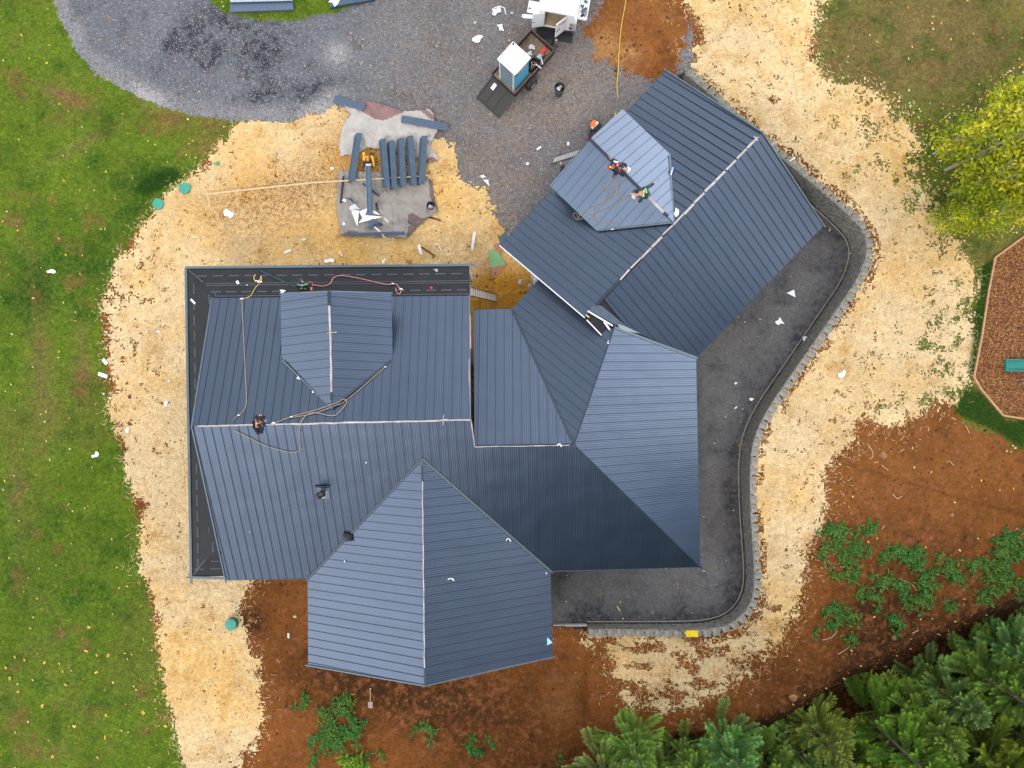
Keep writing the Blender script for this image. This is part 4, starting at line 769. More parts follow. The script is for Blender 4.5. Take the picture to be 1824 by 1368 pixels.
# sheets of long panel poking from under the upper cloth
for (xa,ya,xb,yb,w,lab) in [(595,176,650,191,.42,'blue-grey metal panel under the upper left corner of the pale cloth'),(715,212,798,227,.40,'blue-grey metal panel poking out right of the pale cloth, over the gravel')]:
    p,q=gnd(xa,ya,.16),gnd(xb,yb,.20); b=MB(); b.bar((0,0,0),q-p,w,.02); d_=(q-p)/np.linalg.norm(q-p); nn=np.array([-d_[1],d_[0],0])
    for k in(-.45,-.15,.15,.45): b.bar(nn*w*k+[0,0,.02],q-p+nn*w*k+[0,0,.02],.02,.03)
    o=b.build('roofing_sheet',mat('panel_stock',(.10,.14,.21),.4,.3,.2),None); o.location=p; tag(o,lab,'panel')
# sheet brake: yellow machine with a channel on it
e=empty('brake_machine',gnd(655,290),'orange-yellow tool stand holding a long blue-grey channel, between the two drop cloths','machine')
def rl(px,py,z): return tuple(P(px,py,z)-np.array(e.location))
YO=mat('machine_yellow',(.78,.36,.03),.5,0,.2)
b=MB(); b.tube([rl(661,274,.5),rl(664,284,.5),rl(666,296,.4)],.06,8); b.box(rl(652,283,.5),(.32,.22,.25)); b.box(rl(648,275,.4),(.14,.16,.2)); b.build('saw_head',YO,e,bevel=.02)
b=MB(); b.tube([rl(650,290,.66),rl(652,280,.68),rl(657,281,.68),rl(660,290,.66)],.025,8); b.box(rl(662,275,.45),(.16,.12,.3)); b.box(rl(655,291,.3),(.5,.4,.06)); b.build('handle',BLKM,e)
b=MB()
for dx,dy in((-8,-6),(8,-6),(-8,8),(8,8)): b.bar(rl(655+dx,290+dy,.28),rl(655+dx*1.2,290+dy*1.2,0.02),.04)
b.build('leg',BLKM,e)
e2=empty('metal_channel',tuple(P(656,296,.75)),'long blue-grey metal channel running down from the yellow saw across the lower cloth','channel'); p=np.array(e2.location)
q=P(659,382,.45)-p; b=MB(); b.bar((.0,0,0),q,.24,.02); b.build('base',mat('channel_light',(.13,.20,.28),.35,.35),e2); b=MB(); b.bar((-.12,0,.07),q+[-.12,0,.07],.02,.14); b.build('left_flange',mat('channel_lit',(.19,.27,.36),.35,.35),e2); b=MB(); b.bar((.13,0,.07),q+[.13,0,.07],.05,.14); b.build('right_flange',TM,e2)  # left flange lighter, right one darker: fall of light put into the colours
b=MB(); b.box((0.02,.05,.05),(.3,.12,.05)); b.build('end_clamp',mat('clamp_pale',(.5,.52,.55),.4,.5),e2)
# lumber batter rail over the straw
e=empty('lumber_rail',gnd(366,346),'long thin raw lumber rail on crossed stakes, left of the drop cloths','rail')
def rl(px,py,z): return tuple(P(px,py,z)-np.array(e.location))
b=MB(); b.bar(rl(365,346,.35),rl(552,326,.35),.07,.04); b.bar(rl(550,326,.36),rl(764,313,.36),.06,.04); b.build('rail',WOOD,e)
for a in [((365,336,.0),(376,376,.0)),((372,356,.4),(368,340,.02)),((553,308,.0),(560,358,.0)),((552,326,.45),(559,330,.0)),((409,343,.35),(410,352,0)),((762,312,.5),(770,322,0)),((756,302,.0),(757,318,.3))]: b=MB(); b.bar(rl(*a[0][:2],a[0][2]+.03),rl(*a[1][:2],a[1][2]+.03),.05,.04); b.build('stake',WOOD,e)
# steel panel stacks on the grass island
for j,(c,w,ang,lab) in enumerate([(((410,-8),(410,21),(522,17),(520,-10)),0,0,'wide stack of blue-grey metal panels on the grass, top left'),(((587,-8),(588,14),(668,0),(660,-12)),0,0,'darker blue-grey metal panel stack at the top edge, right of the wide stack')]):
    e=empty('panel_stack',gnd(*c[1]),lab,'stack'); 
    def rl(px,py,z): return P(px,py,z)-np.array(e.location)
    for k,(t0,t1,z,m) in enumerate([(0,1,.16,mat('stack_face',(.105,.15,.225),.35,.3,.15)),(0,.46,.24,TMD),(.06,.40,.30,mat('stack_wrap',(.26,.36,.44),.4,.1,.6,7,c2=(.5,.55,.6)))] if j==0 else [(0,1,.16,mat('stack_face2',(.045,.08,.12),.35,.3,.3)),(.1,.9,.2,TM)]):
        A,B,Cc,D_=[rl(*q,z) for q in c]; q=[A+(B-A)*t0,A+(B-A)*t1,D_+(Cc-D_)*t1,D_+(Cc-D_)*t0]; b=MB(); b.add([x for x in q]+[x-[0,0,.14 if k==0 else .05] for x in q],[(0,1,2,3),(7,6,5,4)]+[(i,4+i,4+(i+1)%4,(i+1)%4) for i in range(4)]); b.build(['panel_bundle','upper_bundle','plastic_wrap'][k],m,e)
# plywood sheets
OSB=mat('osb_board',(.36,.155,.075),.85,0,.5,7,c2=(.46,.21,.11)); OSB2=mat('osb_dark',(.24,.09,.035),.85,0,.5,7)
def sheet(name,poly,z,m,label,th=.02,cat='board'):
    q=[P(*p,z) for p in poly]; o0_=q[0].copy(); b=MB(); n=len(q); q=[x-o0_ for x in q]; b.add([x+[0,0,th] for x in q]+q,[tuple(range(n)),tuple(range(2*n-1,n-1,-1))]+[(i,n+i,n+(i+1)%n,(i+1)%n) for i in range(n)]); o=b.build(name,m,None); o.location=o0_
    return tag(o,label,cat)
sheet('plywood_sheet',[(869,446),(887,445),(901,472),(873,478)],.08,mat('green_board',(.16,.36,.15),.8,0,.4,3,c2=(.24,.42,.2)),'green wedge-shaped board lying on the straw between house and garage')
bd=sheet('plywood_sheet',[(874,477),(911,470),(914,489),(876,496)],.12,OSB,'orange-brown board marked 1/2, below the green board')
text('1/2',.34,mat('pencil',(.05,.04,.05),.8),bd,Matrix.Translation(P(904,480,.145)-np.array(bd.location))@Matrix.Rotation(R(-78),4,'Z')); text('|||',.16,mat('pencil',(.05,.04,.05),.8),bd,Matrix.Translation(P(882,487,.145)-np.array(bd.location))@Matrix.Rotation(R(10),4,'Z'))
sheet('plywood_sheet',[(874,504),(914,504),(914,524),(875,522)],.10,OSB2,'dark reddish-brown board beside the foot of the ladder')
sheet('plywood_sheet',[(878,436),(890,434),(897,447),(892,453),(884,445)],.10,OSB,'small salmon board by the corner of the garage roof')
sheet('plywood_sheet',[(944,504),(962,490),(975,500),(948,515)],.10,OSB2,'rusty red board half hidden under the garage rake')
sheet('metal_offcut',[(888,425),(902,410),(905,420),(892,437)],.3,TM,'blue-grey metal offcut at the corner under the garage eave')
b=MB(); b.bar((0,0,0),(.02,.16,.02),.035); o=b.build('yellow_stick',mat('stick_yellow',(.8,.7,.15),.5),None); o.location=gnd(892,530,.06); tag(o,'little yellow stick on the straw below the dark board','stick')
b=MB(); b.bar((0,0,0),P(1000,290,.1)-P(989,288,.1),.05); b.bar(P(999,287,.1)-P(989,288,.1),P(999,293,.1)-P(989,288,.1),.06); o=b.build('hammer',mat('hammer_pale',(.6,.5,.36),.6),None); o.location=gnd(989,288,.05); tag(o,'pale hammer on the gravel under the garage ladder','hammer')
# ------------------------------------------------------------------ people
SKIN=mat('skin',(.45,.26,.18),.6,0,.1); 
def skin(name,J,E,Rr,m,parent,org,root,sub=1):
    ks=sorted({k for e in E for k in e}); me=bpy.data.meshes.new(name); me.from_pydata([tuple(np.array(J[k])-org) for k in ks],[(ks.index(a),ks.index(c)) for a,c in E],[]); me.materials.append(m)
    o=bpy.data.objects.new(name,me); COL.objects.link(o); o.parent=parent; md=o.modifiers.new('skin','SKIN'); md.use_smooth_shade=True
    sv=me.skin_vertices[0].data
    for i,k in enumerate(ks): r=Rr.get(k,.04); sv[i].radius=(r,r); sv[i].use_root=(k==root)
    s_=o.modifiers.new('sub','SUBSURF'); s_.levels=sub; s_.render_levels=sub; return o
def person(pxj,label,jacket,trousers,boots,head,harness=None,vest=None,gloves=None,tools=()):
    """pxj: joint -> (px,py,height above the surface)"""
    J={k:(lambda q,z: P(v[0],v[1],q[2]+z))(on(v[0],v[1]),v[2]) for k,v in pxj.items()}
    base=on(pxj['pelvis'][0],pxj['pelvis'][1]); e=empty('person',tuple(base),label,'person','roofers working on the house'); 
    for s_ in 'LR':
        w_=J['hand'+s_]; el=J['elb'+s_]; d_=w_-el; d_/=np.linalg.norm(d_); up=np.array([0,0,1.]); sd_=np.cross(d_,up); sd_/=np.linalg.norm(sd_)+1e-6; J['palm'+s_]=w_+d_*.07
        for f,(o_,L1) in enumerate([(-.035,.075),(-.012,.085),(.012,.08),(.033,.065)]):
            J['f%da%s'%(f,s_)]=J['palm'+s_]+sd_*o_+d_*L1*.5+up*.008; J['f%db%s'%(f,s_)]=J['palm'+s_]+sd_*o_*1.2+d_*L1-up*.015
        J['tha'+s_]=w_+sd_*-.05+d_*.04; J['thb'+s_]=w_+sd_*-.07+d_*.085-up*.01
        ft=J['toe'+s_]
    nk=J['neck']; J['head0']=J['head']-(J['head']-nk)*.45; J['head1']=J['head']
    E=[('pelvis','chest'),('chest','neck'),('neck','head0'),('head0','head1')]
    for s_ in 'LR': E+=[('pelvis','hip'+s_),('hip'+s_,'knee'+s_),('knee'+s_,'ank'+s_),('ank'+s_,'toe'+s_),('chest','sh'+s_),('sh'+s_,'elb'+s_),('elb'+s_,'hand'+s_),('hand'+s_,'palm'+s_),('hand'+s_,'tha'+s_),('tha'+s_,'thb'+s_)]+[x for f in range(4) for x in (('palm'+s_,'f%da%s'%(f,s_)),('f%da%s'%(f,s_),'f%db%s'%(f,s_)))]
    Rb={'pelvis':.08,'chest':.085,'neck':.05,'head0':.085,'head1':.095}
    for s_ in 'LR': Rb.update({'hip'+s_:.065,'knee'+s_:.055,'ank'+s_:.04,'toe'+s_:.03,'sh'+s_:.045,'elb'+s_:.035,'hand'+s_:.028,'palm'+s_:.032,'tha'+s_:.012,'thb'+s_:.010}); Rb.update({'f%d%s%s'%(f,a,s_):.010 for f in range(4) for a in 'ab'})
    skin('body',J,E,Rb,SKIN,e,base,'pelvis')
    Ej=[('pelvis','chest'),('chest','neckc')]; J['neckc']=J['chest']+(nk-J['chest'])*1.15
    for s_ in 'LR': J['cuff'+s_]=J['elb'+s_]+(J['hand'+s_]-J['elb'+s_])*.85; Ej+=[('chest','sh'+s_),('sh'+s_,'elb'+s_),('elb'+s_,'cuff'+s_)]
    skin('jacket',J,Ej,{'pelvis':.165,'chest':.185,'neckc':.09,'shL':.09,'shR':.09,'elbL':.066,'elbR':.066,'cuffL':.05,'cuffR':.05},jacket,e,base,'chest')
    Et=[]; 
    for s_ in 'LR': J['hem'+s_]=J['ank'+s_]; Et+=[('pelvis','hip'+s_),('hip'+s_,'knee'+s_),('knee'+s_,'hem'+s_)]
    skin('trousers',J,Et,{'pelvis':.155,'hipL':.11,'hipR':.11,'kneeL':.08,'kneeR':.08,'hemL':.065,'hemR':.065},trousers,e,base,'pelvis')
    for s_ in 'LR':
        skin('boot',J,[('ank'+s_,'toe'+s_)],{'ank'+s_:.062,'toe'+s_:.055},boots,e,base,'ank'+s_)
        if gloves:
            g=J['palm'+s_]-base; b=MB(); b.tube([g-(J['palm'+s_]-J['hand'+s_])*.9,g,g+(J['palm'+s_]-J['hand'+s_])*.7],[.04,.05,.035],8); b.build('glove',gloves,e,smooth=True)
    # face: nose, brow, ears; hair or helmet
    h=J['head']-base; fw=(J['handL']+J['handR'])/2-J['head']; fw/=np.linalg.norm(fw); ax=(J['head']-nk); ax/=np.linalg.norm(ax); sd_=np.cross(fw,ax); sd_/=np.linalg.norm(sd_); fw=np.cross(ax,sd_)
    b=MB(); b.bar(h+fw*.09,h+fw*.125-ax*.02,.025,.03); b.build('nose',SKIN,e)
    for s2 in(-1,1): b=MB(); b.bar(h+fw*.092+sd_*.032*s2+ax*.015,h+fw*.10+sd_*.032*s2+ax*.015,.02,.012); b.build('eye',BLKM,e); b=MB(); b.bar(h+sd_*.095*s2-ax*.02,h+sd_*.11*s2+ax*.02,.03,.02); b.build('ear',SKIN,e)
    b=MB(); b.bar(h+fw*.09-ax*.045-sd_*.025,h+fw*.09-ax*.045+sd_*.025,.012,.01); b.build('mouth',RED,e)
    b=MB(); n=12; prof=[(.145 if head[1] else .108,-.01),(.128 if head[1] else .108,.02),(.12,.07),(.085,.118),(.03,.14),(0,.143)]; b.lathe(prof,n=n,capb=True); Mx=Matrix((Vector(sd_),Vector(np.cross(ax,sd_)),Vector(ax))).transposed()
    b.v=[tuple(Mx@Vector(v)+Vector(h-ax*.01)) for v in b.v]; b.build('helmet' if head[1] else 'hair',head[0],e,smooth=True)
    if harness:
        up=np.array([0,0,1.]); c=J['chest']-base; pe=J['pelvis']-base; b=MB(); back=(J['chest']+J['pelvis'])/2-base+up*.21
        for s_ in 'LR': b.tube([J['sh'+s_]-base+up*.10,back,J['hip'+s_]-base+up*.13],.020,6)
        b.tube([J['hipL']-base+up*.12,pe+up*.19,J['hipR']-base+up*.12],.022,6); b.build('harness',harness,e)
        b=MB(); b.box(back+up*.02,(.07,.07,.03)); b.build('d_ring',mat('dring',(.6,.6,.55),.3,.7),e)
    for (nm,pts,r,m) in tools: b=MB(); b.tube([P(x,y,on(x,y)[2]+z)-base for x,y,z in pts],r,8); b.build(nm,m,e)
    return e
DARK=mat('cloth_dark',(.012,.016,.026),.85,0,.5,6); TEAL=mat('cloth_teal',(.012,.05,.065),.85,0,.5,6); BRN=mat('boot_brown',(.16,.08,.05),.7); HIV=mat('hi_vis',(.55,.75,.12),.6); ORG=mat('harness_orange',(.80,.25,.08),.6); REDC=mat('harness_red',(.60,.02,.04),.6); YEL=mat('tool_yellow',(.75,.52,.03),.5); HAIR=mat('hair_dark',(.012,.009,.008),.9); GREYC=mat('cap_grey',(.55,.55,.58),.6)
person(dict(pelvis=(1093,295,.42),chest=(1104,299,.50),neck=(1111,301,.50),head=(1118,302,.46),shL=(1107,291,.46),shR=(1104,307,.46),elbL=(1114,293,.20),elbR=(1109,313,.22),handL=(1117,300,.04),handR=(1113,311,.03),hipL=(1092,291,.38),hipR=(1091,299,.38),kneeL=(1098,287,.10),kneeR=(1099,309,.10),ankL=(1088,283,.10),ankR=(1092,312,.10),toeL=(1083,278,.06),toeR=(1091,318,.06)),
 'person crouching on the dormer ridge in dark clothes with red harness and white hard hat',DARK,DARK,BRN,(VW,True),REDC,None,None,[('tool_pouch',[(1082,300,.3),(1085,299,.3)],.07,REDC),('yellow_tool',[(1086,297,.42),(1089,298,.42)],.05,YEL),('folded_cloth',[(1093,287,.55),(1101,290,.6)],.045,GREYC)])
person(dict(pelvis=(1150,341,.42),chest=(1141,344,.52),neck=(1136,347,.50),head=(1131,350,.46),shL=(1146,351,.48),shR=(1138,336,.48),elbL=(1141,357,.25),elbR=(1130,342,.25),handL=(1137,360,.06),handR=(1127,348,.08),hipL=(1151,345,.38),hipR=(1149,337,.38),kneeL=(1148,353,.12),kneeR=(1153,333,.15),ankL=(1156,350,.1),ankR=(1158,330,.1),toeL=(1158,347,.06),toeR=(1165,327,.07)),
 'person bent over the lower dormer ridge in teal clothes with lime-yellow braces and grey cap',TEAL,TEAL,DARK,(GREYC,True),HIV,None,YEL,[('cordless_drill',[(1137,360,.1),(1143,358,.12)],.045,BLKM),('pale_board',[(1123,345,.35),(1137,346,.42)],.03,WOOD),('red_pouch',[(1127,348,.2),(1131,342,.25)],.05,REDC)])
person(dict(pelvis=(541,513,.80),chest=(540,506,1.08),neck=(539,503,1.22),head=(536,500,1.30),shL=(531,507,1.12),shR=(549,506,1.12),elbL=(528,510,.85),elbR=(555,504,.92),handL=(533,514,.7),handR=(555,509,.75),hipL=(537,515,.75),hipR=(546,515,.75),kneeL=(534,513,.42),kneeR=(548,513,.42),ankL=(535,517,.08),ankR=(548,517,.08),toeL=(533,513,.05),toeR=(549,512,.05)),
 'person on the black porch roof under the dormer eave in dark teal with lime stripes',TEAL,DARK,BLKM,(mat('cap_dark',(.03,.035,.05),.8),True),HIV,None,None,[('tool_belt',[(549,502,.95),(556,503,.9),(556,510,.85)],.035,REDC),('orange_tool',[(553,512,.8),(555,517,.7)],.05,ORG)])
person(dict(pelvis=(458,756,.42),chest=(462,752,.62),neck=(463,749,.76),head=(464,746,.84),shL=(457,747,.66),shR=(468,752,.66),elbL=(455,743,.45),elbR=(471,757,.45),handL=(462,741,.3),handR=(472,751,.3),hipL=(457,753,.36),hipR=(458,761,.36),kneeL=(464,745,.32),kneeR=(466,764,.32),ankL=(466,741,.08),ankR=(465,770,.08),toeL=(471,741,.06),toeR=(467,773,.06)),
 'person sitting astride the long main ridge in black clothes with an orange harness',DARK,DARK,BLKM,(HAIR,False),ORG,None,None,[('blue_pouch',[(473,750,.2),(475,752,.2)],.06,mat('pouch_blue',(.02,.18,.5),.6)),('blue_pouch',[(470,761,.2),(472,763,.2)],.05,mat('pouch_blue',(.02,.18,.5),.6)),('jacket_tail',[(456,764,.12),(461,772,.08)],.10,DARK),('jacket_tail',[(456,744,.25),(459,742,.3)],.09,DARK)])
# ------------------------------------------------------------------ ropes, cords and gear
ROPE=mat('rope_tan',(.30,.23,.155),.8,0,.4,20); ROPEP=mat('rope_pink',(.62,.25,.25),.8,0,.3,20); ROPEY=mat('rope_yellow',(.60,.40,.08),.7,0,.3,20); CORD=mat('cord_yellow',(.62,.43,.05),.6,0,.15,5)
def rope(pts,r,m,label,name='rope',cat='rope',off=.04,extra=()):
    o_=on(*pts[0],off); b=MB(); b.tube(smoothpts([on(x,y,off)-o_ for x,y in pts],5),r,6); 
    o=b.build(name,m,None,smooth=True); o.location=o_; tag(o,label,cat)
    for i,(px,py,w) in enumerate(extra): q=on(px,py,off)-o_; c=MB(); c.tube([q+[-w,0,.02],q+[0,w*.3,.05],q+[w,0,.02]],[w*.4,w*.6,w*.3],8); c.build('metal_grab',mat('grab',(.65,.63,.6),.35,.6),o)
    return o
rope([(431,531),(432,560),(435,620),(437,665),(439,710),(436,728),(428,738),(419,744),(417,748)],.017,ROPE,'tan lifeline running down the left of the main roof from eave to ridge',extra=[(431,533,.08),(425,740,.06)])
rope([(455,489),(452,496),(457,501),(463,498),(465,492),(466,502)],.02,ROPEY,'short yellow strap loop on the black porch roof',extra=[(463,503,.1),(457,501,.07)])
rope([(463,505),(455,512),(448,525),(441,530),(432,532)],.016,ROPEY,'yellow lifeline slanting from the strap to the metal edge',off=.05)
rope([(556,507),(575,510),(588,505),(594,495),(608,491),(640,496),(670,503),(690,507),(705,506),(712,514),(717,518)],.020,ROPEP,'long pink rope wandering over the black porch roof beside the worker',extra=[(714,516,.09),(699,506,.07)])
rope([(705,513),(706,520),(711,524),(714,516),(709,511)],.02,ROPEP,'small pink rope loop at the end of the long pink rope')
rope([(472,758),(490,753),(523,741),(560,731),(600,717),(610,711),(617,713),(616,720),(600,738),(585,740),(560,735),(545,740),(535,755),(533,780),(535,795),(530,804),(510,805),(470,793),(440,778),(417,767)],.017,ROPE,'tan lifeline looping from the ridge worker past the dormer tip and back',off=.07,extra=[(487,754,.08),(519,743,.06)])
rope([(524,743),(560,736),(598,722),(612,716),(640,694),(665,672),(687,653)],.017,ROPE,'tan rope lying along the right valley of the left dormer',off=.06,extra=[(686,654,.05)])
rope([(1099,303),(1100,325),(1101,340),(1107,350),(1117,352),(1124,347)],.020,ROPE,'tan rope hanging between the two workers on the dormer')
rope([(1120,312),(1112,322),(1100,328),(1091,335),(1090,342),(1098,343),(1100,332)],.017,ROPE,'thin tan rope looping behind the worker in the red harness')
rope([(1094,318),(1084,330),(1075,336),(1071,331),(1077,328),(1082,335),(1078,342),(1073,340)],.017,ROPE,'small tangled coil of tan rope on the dormer slope')
rope([(1123,349),(1100,360),(1080,372),(1060,380),(1045,386),(1030,391),(1024,388),(1021,381),(1027,380),(1029,388)],.017,ROPE,'tan lifeline from the worker in teal down to the lower dormer eave',off=.05)
rope([(1101,343),(1085,355),(1065,366),(1045,373),(1035,380),(1029,391)],.017,ROPE,'second tan lifeline crossing the dormer slope to its eave',off=.06)
rope([(1085,343),(1075,358),(1060,372),(1057,388),(1070,398),(1085,396),(1094,402),(1091,409)],.017,ROPE,'thin frayed tan cord trailing to the bottom valley of the dormer',extra=[(1091,409,.07)])
rope([(1141,351),(1175,317)],.008,mat('string_red',(.35,.16,.14),.8),'thin reddish chalk line on the pale dormer slope',off=.03)
rope([(1117,-25),(1114,5),(1109,33),(1105,60),(1103,90),(1101,125),(1099,150),(1100,175),(1097,200),(1090,218)],.022,CORD,'long yellow extension cord running from the top edge to the garage','extension_cord','cord',.03)
def bar_obj(name,a,c,w,m,label,cat,h=.03,z0=0,z1=0):
    p,q=on(*a,.04+z0),on(*c,.04+z1); b=MB(); b.bar((0,0,0),q-p,w,h); b.bar((0,0,h*.5),(q-p),w*.3,h*1.3); o=b.build(name,m,None); o.location=p; return tag(o,label,cat)
bar_obj('metal_strip',(464,482),(526,511),.10,mat('strip_green',(.035,.055,.06),.35,.4),'long dark green-grey metal strip lying askew on the black porch roof','strip')
e=empty('gear_bundle',tuple(on(620,956)),'black bundle of gear caught in the valley left of the front gable','bundle'); b=MB()
for i in range(9): a=random.uniform(0,6); b.tube([np.array([random.uniform(-.2,.25),random.uniform(-.2,.2),.1+random.uniform(0,.1)]) for _ in range(4)],.045,6)
b.build('strap',BLKM,e); b=MB(); b.lathe([(0.1,0),(.2,.05),(.17,.2),(.0,.26)],n=10); b.build('bag',BLKM,e)
e=empty('caulk_gun',tuple(on(1196,306)),'small blue and white caulking gun at the top valley of the garage dormer','tool'); b=MB(); b.tube([(-.05,-.18,.08),(.02,.08,.1)],.035,8); b.build('barrel',WHT,e); b=MB(); b.box((.03,.12,.1),(.09,.12,.08)); b.build('nozzle',mat('blue_pad',(.15,.4,.8),.5),e)
# ------------------------------------------------------------------ scraps and offcuts
def scrap(px,py,L,w,a,label,m=None,name='paper_scrap',cat='scrap',shape=0,z=.03,curl=.03):
    o_=on(px,py,z); b=MB(); rr=random.Random(int(px*7+py)); n=7
    if shape==0:   # crumpled irregular sheet
        k=9; pts=[]
        for i in range(k): t=2*math.pi*i/k; r_=rr.choice((rr.uniform(.38,.6),rr.uniform(.85,1.2))); pts.append((math.cos(t)*L/2*r_,math.sin(t)*w/2*r_,rr.uniform(0,curl*2)))
        b.add([(0,0,curl*1.5)]+pts+[(x,y,zz-.012) for x,y,zz in pts],[(0,1+i,1+(i+1)%k) for i in range(k)]+[(1+i,1+k+i,1+k+(i+1)%k,1+(i+1)%k) for i in range(k)])
    elif shape==1:  # strip, slightly bowed
        for i in range(4): x0_=-L/2+L*i/4; x1_=x0_+L/4; b.bar((x0_,0,curl*math.sin(math.pi*i/4)),(x1_,0,curl*math.sin(math.pi*(i+1)/4)),w,.012)
        b.bar((-L/2,w*.35,curl*.6),(L/2,w*.35,curl*.6),.012,.03)
    elif shape==2:  # pointed triangle offcut
        b.add([(-L/2,-w/2,0),(L/2,-w*.1,curl),(-L*.2,w/2,0),(-L/2,-w/2,-.012),(L/2,-w*.1,curl-.012),(-L*.2,w/2,-.012)],[(0,1,2),(5,4,3),(0,3,4,1),(1,4,5,2),(2,5,3,0)])
    elif shape==3:  # hooked strip
        b.tube([(-L/2,0,.01),(-L*.1,w*.4,.03),(L*.3,w*.3,.03),(L/2,-w/2,.01)],.028,5)
    o=b.build(name,m or WHT,None); o.location=o_; o.rotation_euler=(0,0,a); return tag(o,label,cat)
S_=[(409,381,.62,.55,.7,'square white sheet on the brown straw below the lumber rail',0),(843,429,1.05,.14,1.43,'longest white strip, standing upright on the golden straw',1),(748,445,.55,.15,1.85,'short white strip next to the bent black pipe',1),(778,441,.4,.4,.3,'curved white offcut between the black pipe and the long strip',3),(793,446,.16,.12,0,'tiny white bit right of the curved offcut',0),(592,301,.3,.16,0,'white scrap just left of the upper cloth',0),(607,452,.3,.15,2,'thin grey-white offcut above the porch',2),(512,448,.42,.12,.4,'white sliver on the straw above the left porch',1),(541,427,.2,.08,.3,'tiny white sliver left of the lower cloth',1),(586,464,.6,.35,0,'pale crumpled scrap at the porch edge',0),(684,465,.3,.2,1,'whitish bent scrap at the top porch edge, middle',0),(698,421,.4,.06,2.1,'narrow white strip at the lower edge of the cloth',1),
(884,20,.6,.45,.4,'large white scrap at the top of the gravel, left of the truck',0),(891,17,.7,.4,-.2,'bent white strip beside the large scrap by the truck',3),(892,48,.42,.62,0,'pointed white scrap between the trailer and the gravel edge',0),(852,70,.62,.42,0,'white scrap furthest left of the trailer',0),(846,40,.16,.16,0,'small white ball of film above the leftmost scrap',0),(912,23,.14,.14,0,'tiny white crumb left of the truck',0),(860,314,.38,.30,.3,'white scrap on the gravel right of the cloths',0),(868,325,.5,.22,-1,'curled white offcut just below its neighbour on the gravel',2),(960,264,.28,.10,.6,'white sliver left of the garage ladder',1),(1012,256,.2,.12,1.5,'small white tile near the garage dormer eave',1),(939,292,.22,.16,.4,'bluish-white pebble-like scrap below the sliver',0),(907,72,.1,.1,0,'yellowish crumb behind the truck',0),
(93,483,.6,.35,.2,'pale green-white rag alone in the left lawn',0),(187,644,.36,.18,-.9,'white chip on the edge of the left lawn, upper one',1),(183,668,.52,.20,-.35,'longer white chip just below the upper chip on the lawn edge',1),(186,701,.18,.14,1,'little white dot below the two chips on the lawn edge',0),(282,590,.24,.18,.3,'white flake in the straw left of the porch, topmost',0),(301,679,.18,.14,1,'small white flake left of the porch, second down',0),(296,719,.32,.16,1.3,'upright white flake left of the main ridge',1),(227,766,.32,.16,1.3,'white flake near the lawn at ridge height',1),(172,811,.5,.4,.3,'crumpled whitish scrap in the left lawn, lowest',0),(327,781,.14,.12,0,'tiny white speck by the porch gutter',0),(514,1132,.10,.28,0,'tiny white sliver on the red soil left of the front gable',1),
(1412,523,.50,.42,-.8,'upper white triangular offcut on the dark gravel',2),(1389,573,.52,.42,.2,'larger white square offcut on the dark gravel below the triangle',0),(1434,602,.36,.3,.6,'white offcut against the foot of the retaining wall',2),(1501,667,.46,.5,1.4,'white offcut on the straw outside the retaining wall',0),(1310,683,.2,.14,0,'small dark and white scrap by the right eave',0),(1339,711,.26,.18,0,'white scrap on the gravel right of the house, right one',0),(1311,726,.26,.2,.4,'dark and white scrap on the gravel right of the house, lower one',0),(1102,1084,.3,.06,-1,'thin straw-coloured sliver on the lower dark gravel',1),(1411,284,.36,.07,.6,'white sliver on top of the wall blocks behind the garage',1),
(1206,377,.36,.5,0,'white crumpled film at the dormer tip beside the garage ridge',0),(424,503,.30,.16,.5,'white torn scrap on the black porch roof, upper left',0),(504,519,.34,.16,-.2,'white scrap at the left corner of the dormer eave',0),(344,537,.32,.10,-.8,'white clip lying on the left black porch roof',1),(531,673,.22,.16,-.9,'white flake in the left valley of the left dormer, upper',0),(557,698,.14,.1,-.8,'tiny white flake in the left valley, lower',0),(978,1143,.34,.42,0,'pale blue triangle flag at the right eave of the front gable',2),(905,962,.2,.2,.3,'small white curl on the right slope of the front gable',3),(803,1032,.28,.12,0,'faint grey curl in the middle of the right gable slope',3),(614,1000,.10,.1,0,'tiny white dot on the left slope of the front gable',0),(652,824,.07,.12,0,'tiny pale speck on the main roof above the gable',0),(445,947,.06,.10,0,'tiny pale speck low on the main roof',0),(973,1021,.1,.1,0,'cream speck at the right eave corner of the front gable',0),(996,793,.2,.14,0,'pinkish white curl on the low ridge end',3),(440,508,.1,.08,0,'speck of pale debris on the black porch roof',0),
(626,1250,.1,.1,0,'x',9)]
for q in S_:
    if q[6]==9: continue
    L_s=1.0; scrap(q[0],q[1],q[2]*1.0,q[3]*1.0,q[4],q[5],shape=q[6],m=mat('flag_blue',(.35,.55,.8),.6) if 'blue tri' in q[5] else (mat('wood_sliver',(.55,.42,.25),.8) if 'straw-col' in q[5] else None),z=.16 if 'wall blocks' in q[5] else .045)
o=scrap(762,446,.2,.1,0,'bent black pipe on the golden straw above the porch',m=BLKM,name='black_pipe',cat='pipe',shape=0); bpy.data.objects.remove(o)
b=MB(); o_=gnd(751,440,.06); b.tube([np.zeros(3),gnd(765,449,.06)-o_,gnd(775,456,.06)-o_,gnd(770,459,.06)-o_],.035,6); o=b.build('black_pipe',BLKM,None); o.location=o_; tag(o,'bent black pipe on the golden straw above the porch','pipe')
bar_obj('black_pipe',(762,386),(786,393),.10,BLKM,'short black pipe at the right corner of the lower cloth','pipe')
bar_obj('dark_trim',(612,314),(607,362),.10,mat('dark_navy_bar',(.012,.016,.03),.5),'short black metal bar along the left side of the lower cloth','bar',z0=.2,z1=.2)
bar_obj('dark_trim',(618,418),(720,415),.16,TM,'long blue-grey metal bar along the bottom edge of the lower cloth','bar',z0=.2,z1=.2)
